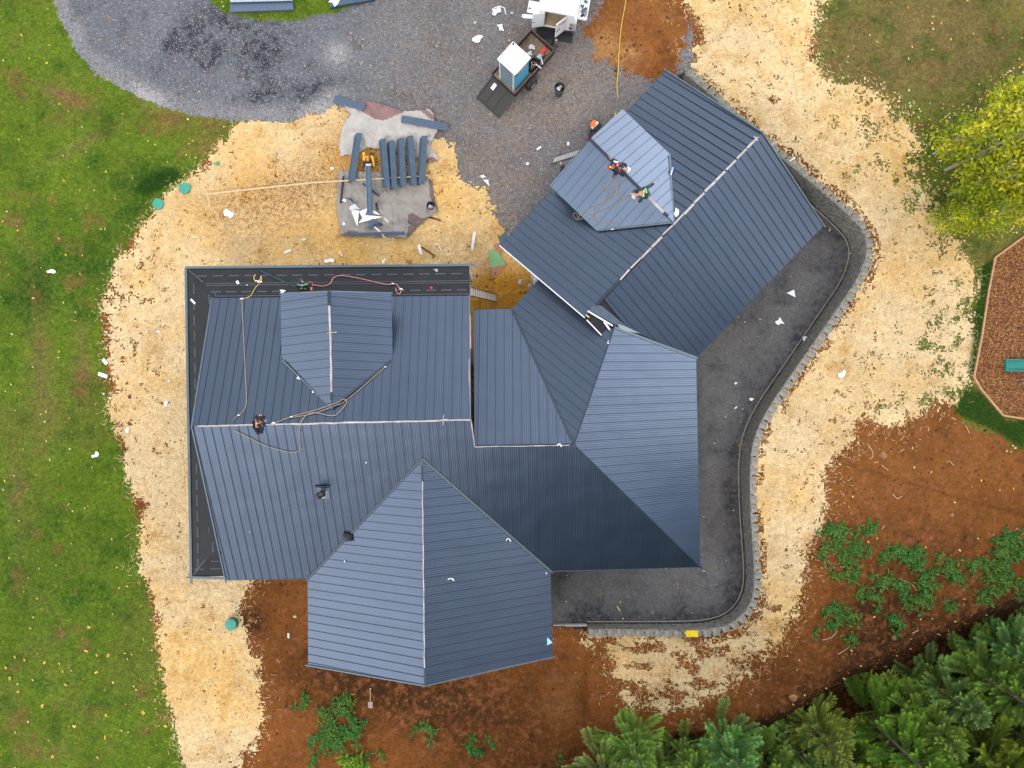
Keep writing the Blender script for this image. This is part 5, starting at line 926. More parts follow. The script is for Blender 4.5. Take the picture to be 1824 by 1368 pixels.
bar_obj('dark_trim',(646,327),(676,349),.10,TMD,'short dark metal bar crossing under the long channel','bar',z0=.2,z1=.2)
bar_obj('white_strip',(684,389),(694,397),.06,WHT,'short white strip beside the pile of white offcuts','strip',z0=.14,z1=.14)
# pile of white and grey offcuts on the lower cloth
for i,(px,py,L,w,a,lab,m) in enumerate([(634,385,1.15,.45,-1.35,'long downward-pointing white offcut in the pile',WHT),(660,388,1.35,.40,.12,'large white offcut pointing right in the pile',WHT),(648,378,.65,.45,.9,'white offcut in the middle of the pile, left of the channel',WHT),(632,370,.6,.35,.1,'crumpled clear film at the upper left of the offcut pile',mat('film_grey',(.5,.5,.54),.4)),(669,379,.6,.2,-.4,'white point sticking out right of the channel',WHT),(665,400,.9,.55,.3,'blue-grey sheet offcut below the white pile',TM),(676,400,.5,.4,1.2,'dark blue-grey offcut under the white strips',TMD),(628,358,.7,.16,-.7,'grey pointed offcut above the pile',TMD),(722,398,.7,.25,2.5,'flat grey triangle offcut near the folded corner',mat('tri_grey',(.20,.20,.21),.6)),(671,368,.5,.3,1.5,'dark crumpled offcut right of the channel',BLKM),(672,409,.4,.10,2.4,'small white strip below the pile',WHT),(612,398,.34,.2,.9,'white chip at the left of the lower cloth',WHT),(613,357,.3,.2,2,'white triangular chip by the black bar',WHT),(684,421,.3,.07,2.2,'white sliver at the bottom edge of the cloth',WHT)]):
    scrap(px,py,L,w,a,lab,m=m,name='metal_offcut',cat='offcut',shape=2 if i in(0,1,2,4,7,8) else 0,z=.24+.02*(i%5),curl=.06)
# shovel
e=empty('shovel',gnd(660,1250),'shovel lying on the dark red soil below the front gable','shovel'); b=MB(); b.tube([(0,.05,.05),(0,.72,.05)],.018,8); b.tube([(-.06,.74,.05),(.06,.74,.05)],.018,8); b.build('shaft',WOOD,e)
b=MB(); b.add([(-.12,.02,.05),(.12,.02,.05),(.13,-.28,.04),(.07,-.34,.03),(-.07,-.34,.03),(-.13,-.28,.04)],[(5,4,3,2,1,0)]); b.box((0,-.12,.03),(.22,.28,.02)); b.build('blade',mat('shovel_blade',(.34,.24,.22),.6,.2),e)
# playground border and slide
BP=[(1824+70,380),(1824,421),(1772,459),(1760,520),(1748,600),(1734,671),(1746,692),(1786,740),(1824,746),(1900,756)]
e=empty('timber_border',gnd(1760,520),'thin orange-brown timber edging around the bark mulch play area','border')
for p_,q_ in zip(BP[:-1],BP[1:]):
    p_,q_=gnd(*p_,.08)-np.array(e.location),gnd(*q_,.08)-np.array(e.location); b=MB(); b.bar(p_,q_,.09,.16); b.build('timber',mat('edging_timber',(.38,.22,.12),.85,0,.5,5),e)
e=empty('play_slide',gnd(1786,651),'teal green plastic slide on the bark mulch at the right edge','slide'); b=MB()
SG=mat('slide_green',(.015,.22,.19),.35,0,.15,3); n=14; vs=[]; prof=[(-.31,.16),(-.27,.17),(-.24,.02),(.24,.02),(.27,.17),(.31,.16)]
pr=[]
for i in range(n): x=i*.22; z=.10+max(0,(i-3))*.125 ; pr.append((x,z))
for x,z in pr:
    for y,dz in prof: vs.append((x,y,z+dz))
b.add(vs,[(i*6+k,i*6+k+1,(i+1)*6+k+1,(i+1)*6+k) for i in range(n-1) for k in range(5)]); o=b.build('chute',SG,e); sm=o.modifiers.new('t','SOLIDIFY'); sm.thickness=.025
b=MB(); b.bar((.0,-.31,.24),(.0,.31,.24),.05,.16); b.build('exit_lip',SG,e); b=MB(); b.bar((2.6,-.2,0),(2.6,-.2,1.2),.08); b.build('leg',SG,e); b=MB(); b.bar((2.6,.2,0),(2.6,.2,1.2),.08); b.build('leg',SG,e)
# ------------------------------------------------------------------ vegetation
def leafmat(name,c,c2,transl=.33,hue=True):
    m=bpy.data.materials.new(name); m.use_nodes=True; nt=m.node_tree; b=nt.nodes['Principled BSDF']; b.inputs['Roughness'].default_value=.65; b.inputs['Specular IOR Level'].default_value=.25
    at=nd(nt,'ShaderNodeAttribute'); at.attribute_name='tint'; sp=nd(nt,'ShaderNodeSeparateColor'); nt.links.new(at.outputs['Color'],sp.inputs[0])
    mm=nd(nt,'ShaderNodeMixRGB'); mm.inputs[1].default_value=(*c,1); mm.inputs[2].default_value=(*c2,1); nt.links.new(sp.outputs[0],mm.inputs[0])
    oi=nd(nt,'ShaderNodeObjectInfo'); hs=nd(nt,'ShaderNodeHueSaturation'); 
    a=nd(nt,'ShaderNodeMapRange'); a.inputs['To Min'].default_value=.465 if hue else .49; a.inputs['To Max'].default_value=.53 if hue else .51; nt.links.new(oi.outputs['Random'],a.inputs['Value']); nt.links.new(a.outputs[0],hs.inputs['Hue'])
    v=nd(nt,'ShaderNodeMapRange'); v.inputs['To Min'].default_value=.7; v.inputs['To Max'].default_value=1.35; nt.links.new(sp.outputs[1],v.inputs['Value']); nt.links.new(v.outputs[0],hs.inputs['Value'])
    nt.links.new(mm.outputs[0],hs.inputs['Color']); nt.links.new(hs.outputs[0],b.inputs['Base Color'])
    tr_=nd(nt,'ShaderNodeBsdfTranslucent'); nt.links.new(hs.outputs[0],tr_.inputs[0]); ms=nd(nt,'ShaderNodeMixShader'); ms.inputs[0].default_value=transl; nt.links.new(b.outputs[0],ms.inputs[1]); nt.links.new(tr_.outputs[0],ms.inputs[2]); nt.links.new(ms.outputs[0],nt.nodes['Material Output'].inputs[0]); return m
BARKM=mat('tree_bark',(.16,.13,.10),.9,0,.5,6); PALEB=mat('pale_bark',(.30,.30,.24),.9,0,.5,8)
def needles(h,r,seed,nbr,z0=.10,dens=1.):
    g=np.random.default_rng(seed); Vv=[];T=[]; tw=MB()
    tw.tube([(0,0,-.5),(0.03,0,h*.5),(0,0,h)],[.012*h,.008*h,.01],7)
    for bi in range(nbr):
        t=(bi+g.random())/nbr; z=h*(z0+(1-z0)*t**.95); L=r*(1-t)**.8*(.70+.5*g.random())+.25; a=bi*2.39996+g.normal(0,.3); rise=.10+.75*t+g.normal(0,.12)
        d=np.array([math.cos(a),math.sin(a),0]); sd_=np.array([-d[1],d[0],0]); n=7; sw=g.normal(0,.12)
        pts=[np.array([0,0,z])+d*L*s+sd_*sw*L*s*s+np.array([0,0,rise*L*(s**1.7)*.8-.10*L*s]) for s in np.linspace(0,1,n)]
        tw.tube(pts,[.008*L+.004]+[.005*L+.003]*(n-2)+[.002],4)
        bt=g.random(); nt_=int((8+16*L)*dens)
        for k in range(nt_):
            s=.28+.74*(k+g.random())/nt_; s=min(s,.999); i=min(int(s*(n-1)),n-2); fr=s*(n-1)-i; p=pts[i]*(1-fr)+pts[i+1]*fr
            side=1 if k%2 else -1; env=math.sin(math.pi*min(1,(s-.2)/.85))**.8
            tl_=(.16+.20*L*env)*(.7+.6*g.random()); dv=d*.95+sd_*side*.62+np.array([0,0,.10+.35*g.random()]); dv/=np.linalg.norm(dv)
            m_=int(16+52*tl_)
            u=g.random(m_)**.75; c=p+dv*tl_*u[:,None]+g.normal(0,.012,(m_,3))
            nd_=dv*1.0+g.normal(0,.38,(m_,3)); nd_/=np.linalg.norm(nd_,axis=1)[:,None]; ln=.09+.06*g.random(m_)
            wv=np.cross(nd_,g.normal(0,1,(m_,3))); wv/=np.linalg.norm(wv,axis=1)[:,None]; w=.0065+.007*g.random(m_)
            Vv.append(np.stack([c-wv*w[:,None],c+wv*w[:,None],c+nd_*ln[:,None]],1).reshape(-1,3))
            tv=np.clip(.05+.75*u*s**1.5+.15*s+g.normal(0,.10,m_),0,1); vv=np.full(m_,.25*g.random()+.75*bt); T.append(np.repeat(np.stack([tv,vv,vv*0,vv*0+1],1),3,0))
    V_=np.concatenate(Vv); T=np.concatenate(T); return V_,np.arange(len(V_)).reshape(-1,3),T,tw
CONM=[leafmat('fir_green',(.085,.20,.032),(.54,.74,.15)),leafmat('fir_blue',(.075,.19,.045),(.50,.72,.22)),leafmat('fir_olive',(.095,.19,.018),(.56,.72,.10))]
protos=[]
for i,(h,r,nb_) in enumerate([(9.5,3.0,62),(7.5,2.4,52),(11,3.4,70)]):
    V_,F_,T_,tw=needles(h,r,40+i,int(nb_*1.35),dens=1.1)
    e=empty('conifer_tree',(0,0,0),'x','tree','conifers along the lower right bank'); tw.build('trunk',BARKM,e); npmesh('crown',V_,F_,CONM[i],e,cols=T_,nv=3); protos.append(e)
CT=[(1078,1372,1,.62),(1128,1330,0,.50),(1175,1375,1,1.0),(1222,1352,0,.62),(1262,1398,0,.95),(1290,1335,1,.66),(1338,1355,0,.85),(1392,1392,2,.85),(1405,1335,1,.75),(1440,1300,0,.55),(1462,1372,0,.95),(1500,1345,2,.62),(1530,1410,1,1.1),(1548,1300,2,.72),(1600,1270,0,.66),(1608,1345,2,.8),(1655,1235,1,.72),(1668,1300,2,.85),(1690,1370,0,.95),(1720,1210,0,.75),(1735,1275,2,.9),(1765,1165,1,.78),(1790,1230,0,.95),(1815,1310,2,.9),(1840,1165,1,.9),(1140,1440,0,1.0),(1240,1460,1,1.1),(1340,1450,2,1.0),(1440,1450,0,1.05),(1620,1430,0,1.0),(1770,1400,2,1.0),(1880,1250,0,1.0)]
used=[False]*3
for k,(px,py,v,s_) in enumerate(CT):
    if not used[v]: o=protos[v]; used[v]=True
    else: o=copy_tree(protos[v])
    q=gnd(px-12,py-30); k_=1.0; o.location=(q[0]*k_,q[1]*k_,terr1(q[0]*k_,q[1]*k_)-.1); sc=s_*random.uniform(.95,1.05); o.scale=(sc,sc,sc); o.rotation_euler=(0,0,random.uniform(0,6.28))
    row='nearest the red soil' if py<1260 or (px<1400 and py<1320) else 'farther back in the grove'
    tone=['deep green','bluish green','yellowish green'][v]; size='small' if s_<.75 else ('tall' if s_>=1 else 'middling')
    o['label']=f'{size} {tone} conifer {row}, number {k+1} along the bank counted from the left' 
srt=sorted(range(len(CT)),key=lambda i:CT[i][0]); 
trees=[o for o in bpy.data.objects if o.name.startswith('conifer_tree') and not o.parent]
trees.sort(key=lambda o:o.location.x); NW_=['first','second','third','fourth','fifth','sixth','seventh','eighth','ninth','tenth','eleventh','twelfth','thirteenth','fourteenth','fifteenth','sixteenth','seventeenth','eighteenth','nineteenth','twentieth']
for i,o in enumerate(trees):
    j=i if i<20 else len(trees)-1-i; side='left' if i<20 else 'right'; base=o['label'].split(', number')[0]; o['label']=f'{base}, {NW_[j]} from the {side} end'
# woodland beyond the lower and right edges, south and south-east of the lot
V_,F_,T_,tw=needles(9,2.6,77,44,dens=.5); sel=rng.random(len(F_))<.45; Fs=F_[sel]; Vs=V_.reshape(-1,3,3)[sel]; Vs=(Vs-Vs.mean(1,keepdims=True))*3.6+Vs.mean(1,keepdims=True); Ts=T_.reshape(-1,3,4)[sel].reshape(-1,4); Vs=Vs.reshape(-1,3)
AV=[];AT=[]
for i in range(60):
    if i<40: x,y=-3+i*1.05+rng.normal(0,1),-27.5-rng.random()*5
    else: x,y=36+rng.random()*5,-30+(i-40)*1.1
    s_=(2.5 if i<40 else 2.3)+rng.random()*.6; a=rng.random()*6.28; c_,n_=math.cos(a),math.sin(a); R_=np.array([[c_,-n_,0],[n_,c_,0],[0,0,1]]); AV.append((Vs*s_*np.array([.85,.85,1]))@R_.T+np.array([x,y,-2.2])); AT.append(Ts)
AV=np.concatenate(AV); wo=npmesh('woodland',AV,np.arange(len(AV)).reshape(-1,3),leafmat('dark_fir',(.012,.024,.016),(.035,.055,.035)),cols=np.concatenate(AT),nv=3); tag(wo,'dark conifer wood beyond the lower edge of the lot','woodland',kind='stuff')
# broad-leaved yellow-green trees
def broad(h,r,seed,nl):
    g=np.random.default_rng(seed); tw=MB(); tips=[]
    for s in range(4):
        a=g.random()*6.28; lean=np.array([math.cos(a),math.sin(a),0])*.55*(s>0); pts=[np.array([0,0,-.2])+lean*.2*t+np.array([lean[0]*t*t,lean[1]*t*t,h*t]) for t in np.linspace(0,1,6)]; tw.tube(pts,[.085,.07,.055,.04,.025,.008],6)
        for k in range(18):
            t=.22+.75*g.random(); p=np.array([lean[0]*t*t,lean[1]*t*t,h*t-.2]); a=g.random()*6.28; L=r*(.45+.6*g.random())*(1.15-t*.65); d=np.array([math.cos(a),math.sin(a),.55]); q=p+d*L*.5; e_=p+d*L+np.array([0,0,.1*L]); tw.tube([p,q,e_],[.022,.014,.004],4)
            for _ in range(4): f=.35+.65*g.random(); tips.append(p+(e_-p)*f+g.normal(0,.12,3))
    tips=np.array(tips); c=tips[g.integers(0,len(tips),nl)]+g.normal(0,.25,(nl,3))*np.array([1,1,.8]); n=g.normal(0,.55,(nl,3))+np.array([0,0,1]); n/=np.linalg.norm(n,axis=1)[:,None]
    u=np.cross(n,g.normal(0,1,(nl,3))); u/=np.linalg.norm(u,axis=1)[:,None]; v=np.cross(n,u); L=(.085+.07*g.random(nl))[:,None]; w=L*.45
    V_=np.stack([c-u*L,c-v*w-u*L*.1,c+u*L,c+v*w-u*L*.1],1).reshape(-1,3); cl_=np.clip(noise(c[:,0]*1.0+50,c[:,1]+50,1.3,seed)*1.1-.1+g.normal(0,.2,nl),0,1); T=np.repeat(np.stack([cl_,g.random(nl),cl_*0,cl_*0+1],1),4,0)
    return V_,np.arange(nl*4).reshape(-1,4),T,tw
YL=leafmat('yellow_leaf',(.15,.26,.010),(.66,.63,.03),.35,False); pb=[]
for i,(h,r) in enumerate([(7.5,2.3),(6.2,1.9)]):
    V_,F_,T_,tw=broad(h,r,90+i,2000); e=empty('broadleaf_tree',(0,0,0),'x','tree','yellow-green trees at the upper right'); tw.build('trunk',PALEB,e); npmesh('crown',V_,F_,YL,e,cols=T_); pb.append(e)
BT=[(1706,292,0,1.0),(1684,262,1,.72),(1712,338,1,.95),(1682,394,1,.55),(1742,232,0,.85),(1762,282,0,1.05),(1748,345,0,.9),(1718,392,1,.72),(1772,375,1,.85),(1776,196,1,.8),(1800,250,0,1.0),(1805,330,0,1.0)]
BL=['tall yellow-green tree with pale trunks at the left centre of the clump','small yellow-green tree at the upper left edge of the clump','bright green tree just below the left centre trunks','little low yellow shrub tree by the straw corner','yellow tree in the upper middle of the clump','tallest yellow-green tree in the centre of the clump','full yellow-green tree in the lower middle of the clump','low yellow tree at the bottom of the clump','yellow-green tree nearest the play area corner','thin yellow tree at the very top of the clump','yellow tree at the upper right edge of the picture','green-yellow tree at the right edge above the play area']
us=[False]*2
for (px,py,v,s_),lab in zip(BT,BL):
    o=pb[v] if not us[v] else copy_tree(pb[v]); us[v]=True; q=gnd(px,py)*.97; o.location=(q[0],q[1],terr1(q[0],q[1])-.05); o.scale=(s_,s_,s_); o.rotation_euler=(0,0,random.uniform(0,6.28)); o['label']=lab
# weeds: rosettes of lance-shaped leaves
def weed(seed,R0,nl):
    g=np.random.default_rng(seed); V_=[];T=[]
    stems=[np.array([g.normal(0,R0*.35),g.normal(0,R0*.35),0]) for _ in range(max(1,nl//14))]
    for i in range(nl):
        c=stems[i%len(stems)]; a=g.random()*6.28; L=R0*(.35+.4*g.random()); el=.15+.9*g.random(); d=np.array([math.cos(a)*math.cos(el),math.sin(a)*math.cos(el),math.sin(el)]); sd_=np.array([-math.sin(a),math.cos(a),0])*L*.095; z=np.array([0,0,.03+.1*g.random()])
        m_=c+d*L*.55+z; t=c+d*L+z-np.array([0,0,L*.25]); V_+= [c+z*.5,m_-sd_,t,m_+sd_]; tv=g.random(); vv=.3+.6*g.random(); T+=[(tv*.5,vv,0,1),(tv,vv,0,1),(min(1,tv+.3),vv,0,1),(tv,vv,0,1)]
    return np.array(V_),np.arange(nl*4).reshape(-1,4),np.array(T)
WM=leafmat('weed_green',(.020,.10,.026),(.14,.30,.05),.25); wp=[]
for i,(R0,nl) in enumerate([(.36,46),(.5,90),(.22,22),(.62,130)]):
    V_,F_,T_=weed(60+i,R0,nl); me=npmesh('weed_plant',V_,F_,WM,cols=T_); wp.append(me); 
WL_=[]
def wl(px,py,v,s_,lab,grp): WL_.append((px,py,v,s_,lab,grp))
GR_A='weeds growing in the red soil on the right'; GR_B='weeds in the dark soil below the house'
LA='leafy dark green weed among many on the red soil above the conifers'; LB='leafy green weed in the dark soil below the front gable'
for cx_,cy_,rx,ry,n in [(1500,955,22,16,9),(1530,975,20,14,8),(1510,990,14,14,4),(1478,940,10,8,3),(1545,940,5,8,2),(1525,1015,20,14,7),(1575,985,12,8,3),(1612,985,26,12,10),(1640,1000,16,10,4),(1650,1030,22,14,6),(1570,1000,10,6,1),(1690,1020,22,18,9),(1670,990,10,6,3),(1720,1010,14,12,4),(1760,1010,26,22,14),(1780,1040,22,16,10),(1750,1060,20,10,6),(1800,960,22,14,9),(1815,985,14,16,6),(1790,1005,12,10,4),(1600,1045,16,12,5),(1610,1075,14,14,5),(1640,1070,18,14,5),(1695,1075,14,8,4),(1540,1060,12,12,3),(1490,1090,18,14,6),(1515,1105,14,8,4),(1560,1085,10,14,2),(1590,1105,14,8,3),(1485,1110,10,6,2),(1515,1140,8,14,3),(1635,1110,6,6,1),(1480,1075,6,6,1),(1495,1020,16,12,3),(1580,1030,14,10,2),(1820,1050,10,14,3),(1455,1128,4,4,1),(1470,985,5,5,1)]:
    for _ in range(max(1,int(n*1.6))): wl(cx_+rng.normal(0,rx*.55),cy_+rng.normal(0,ry*.55),int(rng.choice([0,0,1,2,2])),rng.uniform(.6,1.1),LA,GR_A)
for cx_,cy_,rx,ry,n in [(600,1310,34,24,20),(575,1325,18,16,6),(630,1290,18,10,5),(573,1268,8,16,4),(612,1255,16,8,5),(540,1248,3,3,1),(596,1280,10,6,2),(560,1350,12,8,3),(640,1345,10,10,3),(680,1345,8,6,2),(664,1322,3,3,1),(740,1305,4,4,1),(755,1298,4,4,1),(850,1330,5,5,2),(875,1325,5,5,2),(990,1345,6,6,1),(620,1362,16,6,3)]:
    for _ in range(n): wl(cx_+rng.normal(0,rx*.5),cy_+rng.normal(0,ry*.5),int(rng.choice([0,1,2,0])),rng.uniform(.7,1.15),LB,GR_B)
us=[False]*4
for px,py,v,s_,lab,grp in WL_:
    o=wp[v] if not us[v] else wp[v].copy()
    if grp==GR_A: hx=['by the straw','left of centre','in the centre','right of centre','near the edge'][min(4,int((px-1450)/76))]; vy=['top fringe','upper band','lower band','near the bank'][min(3,max(0,int((py-940)/55)))]
    else: hx=['far left','in the dense left patch','right of the shovel','far right'][0 if px<565 else 1 if px<650 else 2 if px<800 else 3]; vy=['top fringe','middle row','bottom edge'][0 if py<1275 else 1 if py<1335 else 2]
    lab=['middling','broad','tiny','spreading'][v]+' weed '+('on the right-hand soil, ' if grp==GR_A else 'below the front gable, ')+hx+', '+vy
    if us[v]: COL.objects.link(o)
    us[v]=True; q=gnd(px,py,.0); o.location=q; s_*=1.22; o.scale=(s_,s_,s_*.9); o.rotation_euler=(0,0,random.uniform(0,6.28)); tag(o,lab,'weed',grp)
for v in range(4):
    if not us[v]: bpy.data.objects.remove(wp[v])
# big bright shrub at the bottom edge
for (px,py,s_,lab) in [(632,1366,1.3,'bright yellow-green bush cut by the bottom edge, left of centre')]:
    V_,F_,T_=weed(99,.9,260); o=npmesh('green_bush',V_,F_,leafmat('bush_green',(.07,.20,.02),(.25,.42,.04)),cols=T_); o.location=gnd(px,py,.05); tag(o,lab,'bush')
# ---- uncountable cover: straw stalks, grass blades, fallen leaves, clods
def scatter(name,cells,n,jit,L,w,mat_,colf,flat=True,z=.045,label='',cat='',extra=None,allow=None):
    k=rng.integers(0,len(cells),n); ci=cells[k]; x=GX[ci[:,1]]+rng.random(n)*C+rng.normal(0,1,n)*jit*rng.random(n); y=GY[ci[:,0]]+rng.random(n)*C+rng.normal(0,1,n)*jit*rng.random(n)
    if allow is not None:
        ii=np.clip(((y-GY[0])/C).astype(int),0,nyc-1); jj=np.clip(((x-GX[0])/C).astype(int),0,nxc-1); ok=allow(reg[ii,jj]); x=x[ok];y=y[ok];n=len(x)
    ii=np.clip(((y-GY[0])/C).astype(int),0,nyc-1); jj=np.clip(((x-GX[0])/C).astype(int),0,nxc-1)
    zz=gz[ii,jj]+z+rng.random(n)*.02; a=rng.random(n)*6.283; l=L[0]+(L[1]-L[0])*rng.random(n); ww=w[0]+(w[1]-w[0])*rng.random(n); dx=np.cos(a)*l/2; dy=np.sin(a)*l/2; nx=-np.sin(a)*ww/2; ny=np.cos(a)*ww/2
    t=rng.normal(0,.015,n) if flat else l*.5
    if flat: V_=np.stack([np.stack([x-dx-nx,y-dy-ny,zz-t],1),np.stack([x+dx-nx,y+dy-ny,zz+t],1),np.stack([x+dx+nx,y+dy+ny,zz+t],1),np.stack([x-dx+nx,y-dy+ny,zz-t],1)],1).reshape(-1,3); nv=4
    else: V_=np.stack([np.stack([x-nx,y-ny,zz-.03],1),np.stack([x+nx,y+ny,zz-.03],1),np.stack([x+dx,y+dy,zz+t],1)],1).reshape(-1,3); nv=3
    col=colf(ii,jj,n); T=np.repeat(np.concatenate([col,np.ones((n,1))],1),nv,0)
    o=npmesh(name,V_,np.arange(len(V_)).reshape(-1,nv),mat_,cols=T,nv=nv); tag(o,label,cat,kind='stuff'); return o
def tintmat(name,rough=.85):
    m=bpy.data.materials.new(name); m.use_nodes=True; nt=m.node_tree; b=nt.nodes['Principled BSDF']; b.inputs['Roughness'].default_value=rough; b.inputs['Specular IOR Level'].default_value=.2
    at=nd(nt,'ShaderNodeAttribute'); at.attribute_name='tint'; nt.links.new(at.outputs['Color'],b.inputs['Base Color']); return m
TMt=tintmat('tinted')
vis=(np.abs(ppx-912)<930)&(np.abs(ppy-684)<700)
def strawcol(ii,jj,n):
    g=np.clip(M[2][0][ii,jj],0,1)[:,None]; c=np.array([.74,.57,.33])*(1-g)+np.array([.72,.45,.15])*g; d=(rng.random(n)<.04)[:,None]; c=np.where(d,np.array([.30,.15,.07]),c); wet=np.clip(M[2][2][ii,jj],0,1)[:,None]; c=c*(1-wet)+np.array([.55,.28,.04])*wet; return np.clip(c*(.75+.5*rng.random((n,1))),0,1)
scatter('straw_stalks',np.argwhere((reg==2)&vis),95000,.55,(.10,.28),(.010,.020),TMt,strawcol,label='loose straw stalks strewn over the mulch and its ragged edges',cat='straw',allow=lambda r:(r!=4)&(r!=3)&(r!=5))
sp2=np.argwhere((reg==0)&vis&(inpoly(ppx,ppy,[(1020,1120),(1420,1120),(1420,1290),(1020,1290)])|inpoly(ppx,ppy,[(1200,-20),(1800,-20),(1800,1150),(1380,1150),(1380,700),(1200,200)])|inpoly(ppx,ppy,[(150,400),(330,400),(330,1368),(150,1368)])))
wdx=np.argwhere((reg==0)&vis&(ppx>1350)&(ppx<1470)&(ppy>780)&(ppy<1200))
near=np.argwhere((reg==2)&vis&(ppx>1020)); scatter('straw_wisps',near,9000,1.5,(.08,.22),(.010,.018),TMt,strawcol,label='thin straw wisps blown onto the red soil',cat='straw',allow=lambda r:r==0)
def grasscol(ii,jj,n):
    d=np.clip(M[1][0][ii,jj],0,1)[:,None]; l=np.clip(M[1][1][ii,jj],0,1)[:,None]; c=np.array([.125,.200,.018])*(1-d)+np.array([.21,.16,.06])*d; c=c*(1-.6*l)+np.array([.03,.09,.01])*.6*l; return c*(.55+.9*rng.random((n,1)))
scatter('grass_blades',np.argwhere((reg==1)&vis),150000,.12,(.05,.13),(.012,.022),TMt,grasscol,flat=False,z=.03,label='short lawn grass with mossy and dry patches',cat='grass',allow=lambda r:(r==1)|(r==0))
lush=np.argwhere(vis&(reg!=4)&(inpoly(ppx,ppy,[(238,340),(270,310),(310,300),(325,312),(300,330),(265,345)])|inpoly(ppx,ppy,[(1722,690),(1745,700),(1790,750),(1824,752),(1824,800),(1780,770),(1700,735)])|inpoly(ppx,ppy,[(1752,470),(1772,462),(1760,520),(1748,600),(1732,672),(1722,660),(1740,560)])))
scatter('tall_grass',lush,9000,.1,(.10,.25),(.02,.035),TMt,lambda ii,jj,n:np.array([.04,.12,.015])*(.5+1.0*rng.random((n,1)))*np.ones((1,3)),flat=False,z=.03,label='taller dark grass tufts by the septic lids and the play area edge',cat='grass')
def leafcol(ii,jj,n):
    k=rng.integers(0,4,n); return np.array([[.62,.50,.05],[.55,.42,.16],[.5,.25,.06],[.60,.58,.30]])[k]*(.8+.4*rng.random((n,1)))
scatter('fallen_leaves',np.argwhere(((reg==1)|(reg==0))&vis&((ppx<470)|(ppx>1400))),330,.2,(.07,.13),(.05,.09),TMt,leafcol,label='yellow and tan fallen leaves dotted over lawn and soil',cat='leaves')
scatter('fallen_leaves',np.argwhere(((reg==4)|(reg==3))&vis),190,.2,(.05,.10),(.04,.06),TMt,leafcol,label='yellow fallen leaves and chips on the gravel',cat='leaves')
nt5=np.argwhere(vis&((reg==1)|(reg==2)|(reg==0))&(inpoly(ppx,ppy,[(1560,150),(1660,200),(1680,420),(1630,470),(1590,300)])|inpoly(ppx,ppy,[(1640,240),(1824,100),(1824,420),(1690,430)])))
scatter('fallen_leaves',nt5,700,.2,(.07,.13),(.05,.09),TMt,leafcol,label='dense yellow fallen leaves under the yellow trees',cat='leaves')
big=np.argwhere(vis&(reg==1)&(ppx<330)&(ppy>1120)); scatter('fallen_leaves',big,24,.2,(.13,.22),(.09,.15),TMt,lambda ii,jj,n:np.array([.70,.42,.08])*(.7+.5*rng.random((n,1)))*np.ones((1,3)),label='larger orange-yellow leaves in the lower left lawn',cat='leaves')
# clods and pebbles on the soil
def clods(name,cells,n,s0,s1,colf,label):
    ci=cells[rng.integers(0,len(cells),n)]; x=GX[ci[:,1]]+rng.random(n)*C; y=GY[ci[:,0]]+rng.random(n)*C; z=gz[ci[:,0],ci[:,1]]; s=s0+(s1-s0)*rng.random(n)**2.5
    base=np.array([(1,0,0),(.3,.9,0),(-.8,.55,0),(-.75,-.6,0),(.35,-.9,0),(0.1,0,.8)]); V_=(base[None]*(s[:,None,None])*(.7+.6*rng.random((n,6,1))))
    a=rng.random(n)*6.28; ca,sa=np.cos(a)[:,None],np.sin(a)[:,None]; X=V_[...,0]*ca-V_[...,1]*sa+x[:,None]; Y=V_[...,0]*sa+V_[...,1]*ca+y[:,None]; Z=V_[...,2]+z[:,None]-.005
    V_=np.stack([X,Y,Z],-1).reshape(-1,3); f=np.array([(i,(i+1)%5,5) for i in range(5)]); F_=(f[None]+np.arange(n)[:,None,None]*6).reshape(-1,3); T=np.repeat(np.concatenate([colf(n),np.ones((n,1))],1),6,0)
    o=npmesh(name,V_,F_,TMt,cols=T,nv=3); tag(o,label,'stones',kind='stuff')
clods('soil_clods',np.argwhere((reg==0)&vis),9000,.02,.10,lambda n:np.array([.16,.055,.02])*(.5+1.1*rng.random((n,1)))*np.ones((1,3)),'small clods and crumbs of the red-brown soil')
clods('gravel_stones',np.argwhere((reg==3)&vis),26000,.018,.05,lambda n:np.array([.19,.19,.20])*(.35+1.4*rng.random((n,1)))*np.where(rng.random((n,1))<.1,np.array([1.5,1.0,.7]),np.ones(3)),'loose grey gravel stones of the driveway')
clods('dark_gravel_stones',np.argwhere((reg==4)&vis),9000,.015,.035,lambda n:np.array([.13,.13,.135])*(.4+1.4*rng.random((n,1)))*np.ones((1,3)),'loose dark gravel stones in the walled yard')
def chipcol(ii,jj,n): k=rng.integers(0,4,n); return np.array([[.45,.22,.07],[.10,.045,.035],[.32,.13,.04],[.16,.065,.04]])[k]*(.7+.6*rng.random((n,1)))
scatter('bark_chips',np.argwhere((reg==5)&vis),14000,.0,(.05,.13),(.02,.05),TMt,chipcol,z=.075,label='shredded bark chips of the play area',cat='bark')
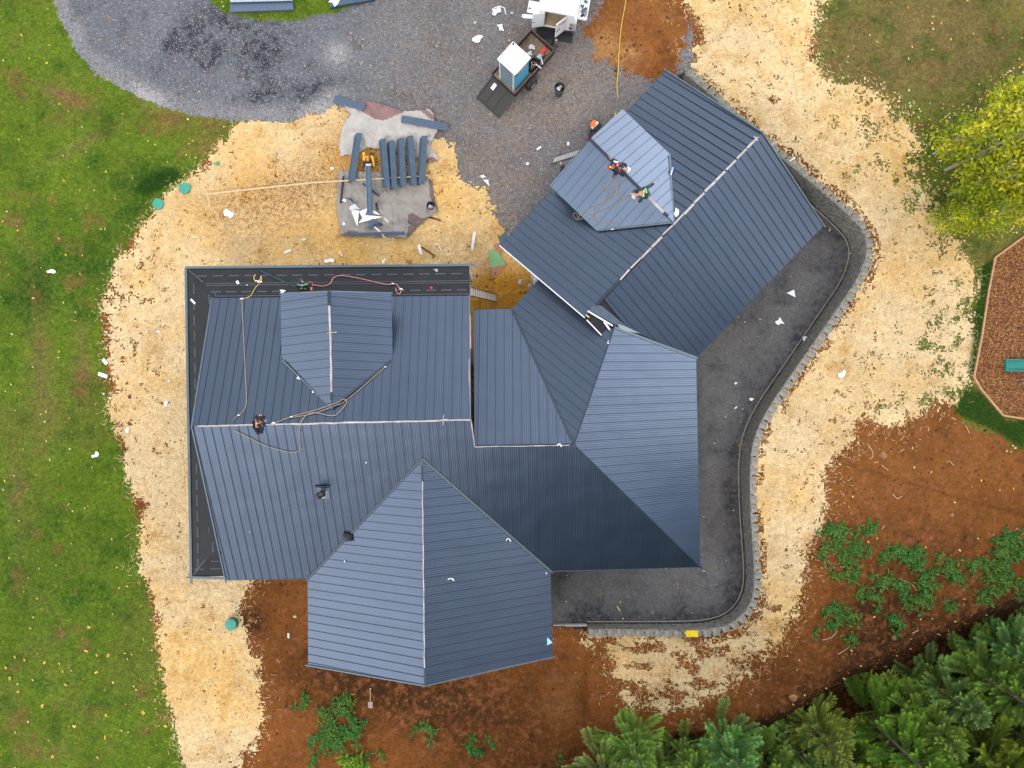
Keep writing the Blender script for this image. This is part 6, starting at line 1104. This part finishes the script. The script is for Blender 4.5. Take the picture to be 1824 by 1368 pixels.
# roots and rocks lying on the soil
for i,(pts,lab) in enumerate([([(1544,790),(1552,800),(1555,812),(1549,818)],'longest pale root lying on the red soil'),([(1570,828),(1582,838)],'thin pale root beside the flat rock'),([(1603,805),(1610,800)],'short pale root right of the flat rock'),([(1690,820),(1699,829)],'thick pale wood splinter on the red soil'),([(1720,758),(1727,772)],'grey root near the play area grass'),([(1590,880),(1598,888),(1606,884)],'forked root on the middle of the red soil'),([(1570,943),(1576,936)],'short pale root above the weeds'),([(1805,948),(1812,942),(1818,945)],'hooked pale root at the right edge'),([(1625,1128),(1636,1123)],'pinkish stick by the dark bank'),([(1465,1140),(1480,1136),(1492,1124)],'pulled straw-coloured stem below the left weeds'),([(1492,1166),(1508,1156),(1514,1148)],'lower straw-coloured stem above the left conifer'),([(1600,1030),(1625,1042),(1632,1052)],'dry yellow root ball among the weeds')]):
    rope(pts,.025,mat('root_pale',(.40,.27,.18),.9,0,.4,9),lab,'root','root',.02)
for (px,py,r,lab) in [(1573,811,.22,'flat brown rock on the red soil'),(1413,1243,.24,'orange-brown rock at the edge of the dark bank'),(1466,1035,.12,'small orange clod left of the weeds'),(1592,1137,.13,'reddish rock above the bank'),(1695,918,.14,'pale rock in the middle of the red soil'),(526,1098,.10,'yellowish pebble on the soil left of the gable'),(1525,1018,.08,'cream pebble right of a round weed')]:
    b=MB(); rr=random.Random(px); b.lathe([(r*1.0*rr.uniform(.9,1.1),-.03),(r*.95,.03),(r*.6,.075),(0,.085)],n=9); b.v=[(x*rr.uniform(.8,1.2),y*rr.uniform(.7,1.0),z) for x,y,z in b.v]; o=b.build('rock',mat('rock_brown' if r>.1 else 'rock_pale',(.24,.11,.05) if r>.1 else (.6,.45,.25),.9,0,.5,7),None); o.location=gnd(px,py); tag(o,lab,'rock')
# rubbish by the garage and under the rake
for i,(px,py,lab) in enumerate([(927,502,'crumpled grey film on the straw right of the boards'),(944,509,'crumpled grey film near the connecting roof eave')]): scrap(px,py,.34,.28,0,lab,m=mat('film_pale',(.45,.45,.5),.5),curl=.07)
scrap(1048,218,.1,.1,0,'dark red rag on the gravel left of the leaf blower',m=REDP,name='red_rag',cat='rag'); scrap(1046,246,.2,.08,.4,'reddish strap on the gravel by the garage eave',m=REDC,name='red_strap',cat='strap'); scrap(769,513,.22,.2,0,'small red strap on the black porch roof near the ladder',m=REDC,name='red_strap',cat='strap')
scrap(776,481,.22,.2,0,'beige torn bit on the black porch roof, right part',m=TAPE); scrap(595,3,.6,.6,0,'round white bag on the grass between the two panel stacks',m=WHT,z=.1,curl=.1) ; scrap(1003,299,.4,.3,.6,'black rubber mat under the garage ladder',m=BLKM,name='rubber_mat',cat='mat'); scrap(776,371,.5,.3,2.1,'dark rag beside the black bucket',m=BLKM,name='dark_rag',cat='rag')
for o in list(bpy.data.objects):
    if o.type=='EMPTY' and not o.parent and not o.children and 'label' not in o: bpy.data.objects.remove(o)
    elif o.get('label')=='x' : print('BADLABEL',o.name)
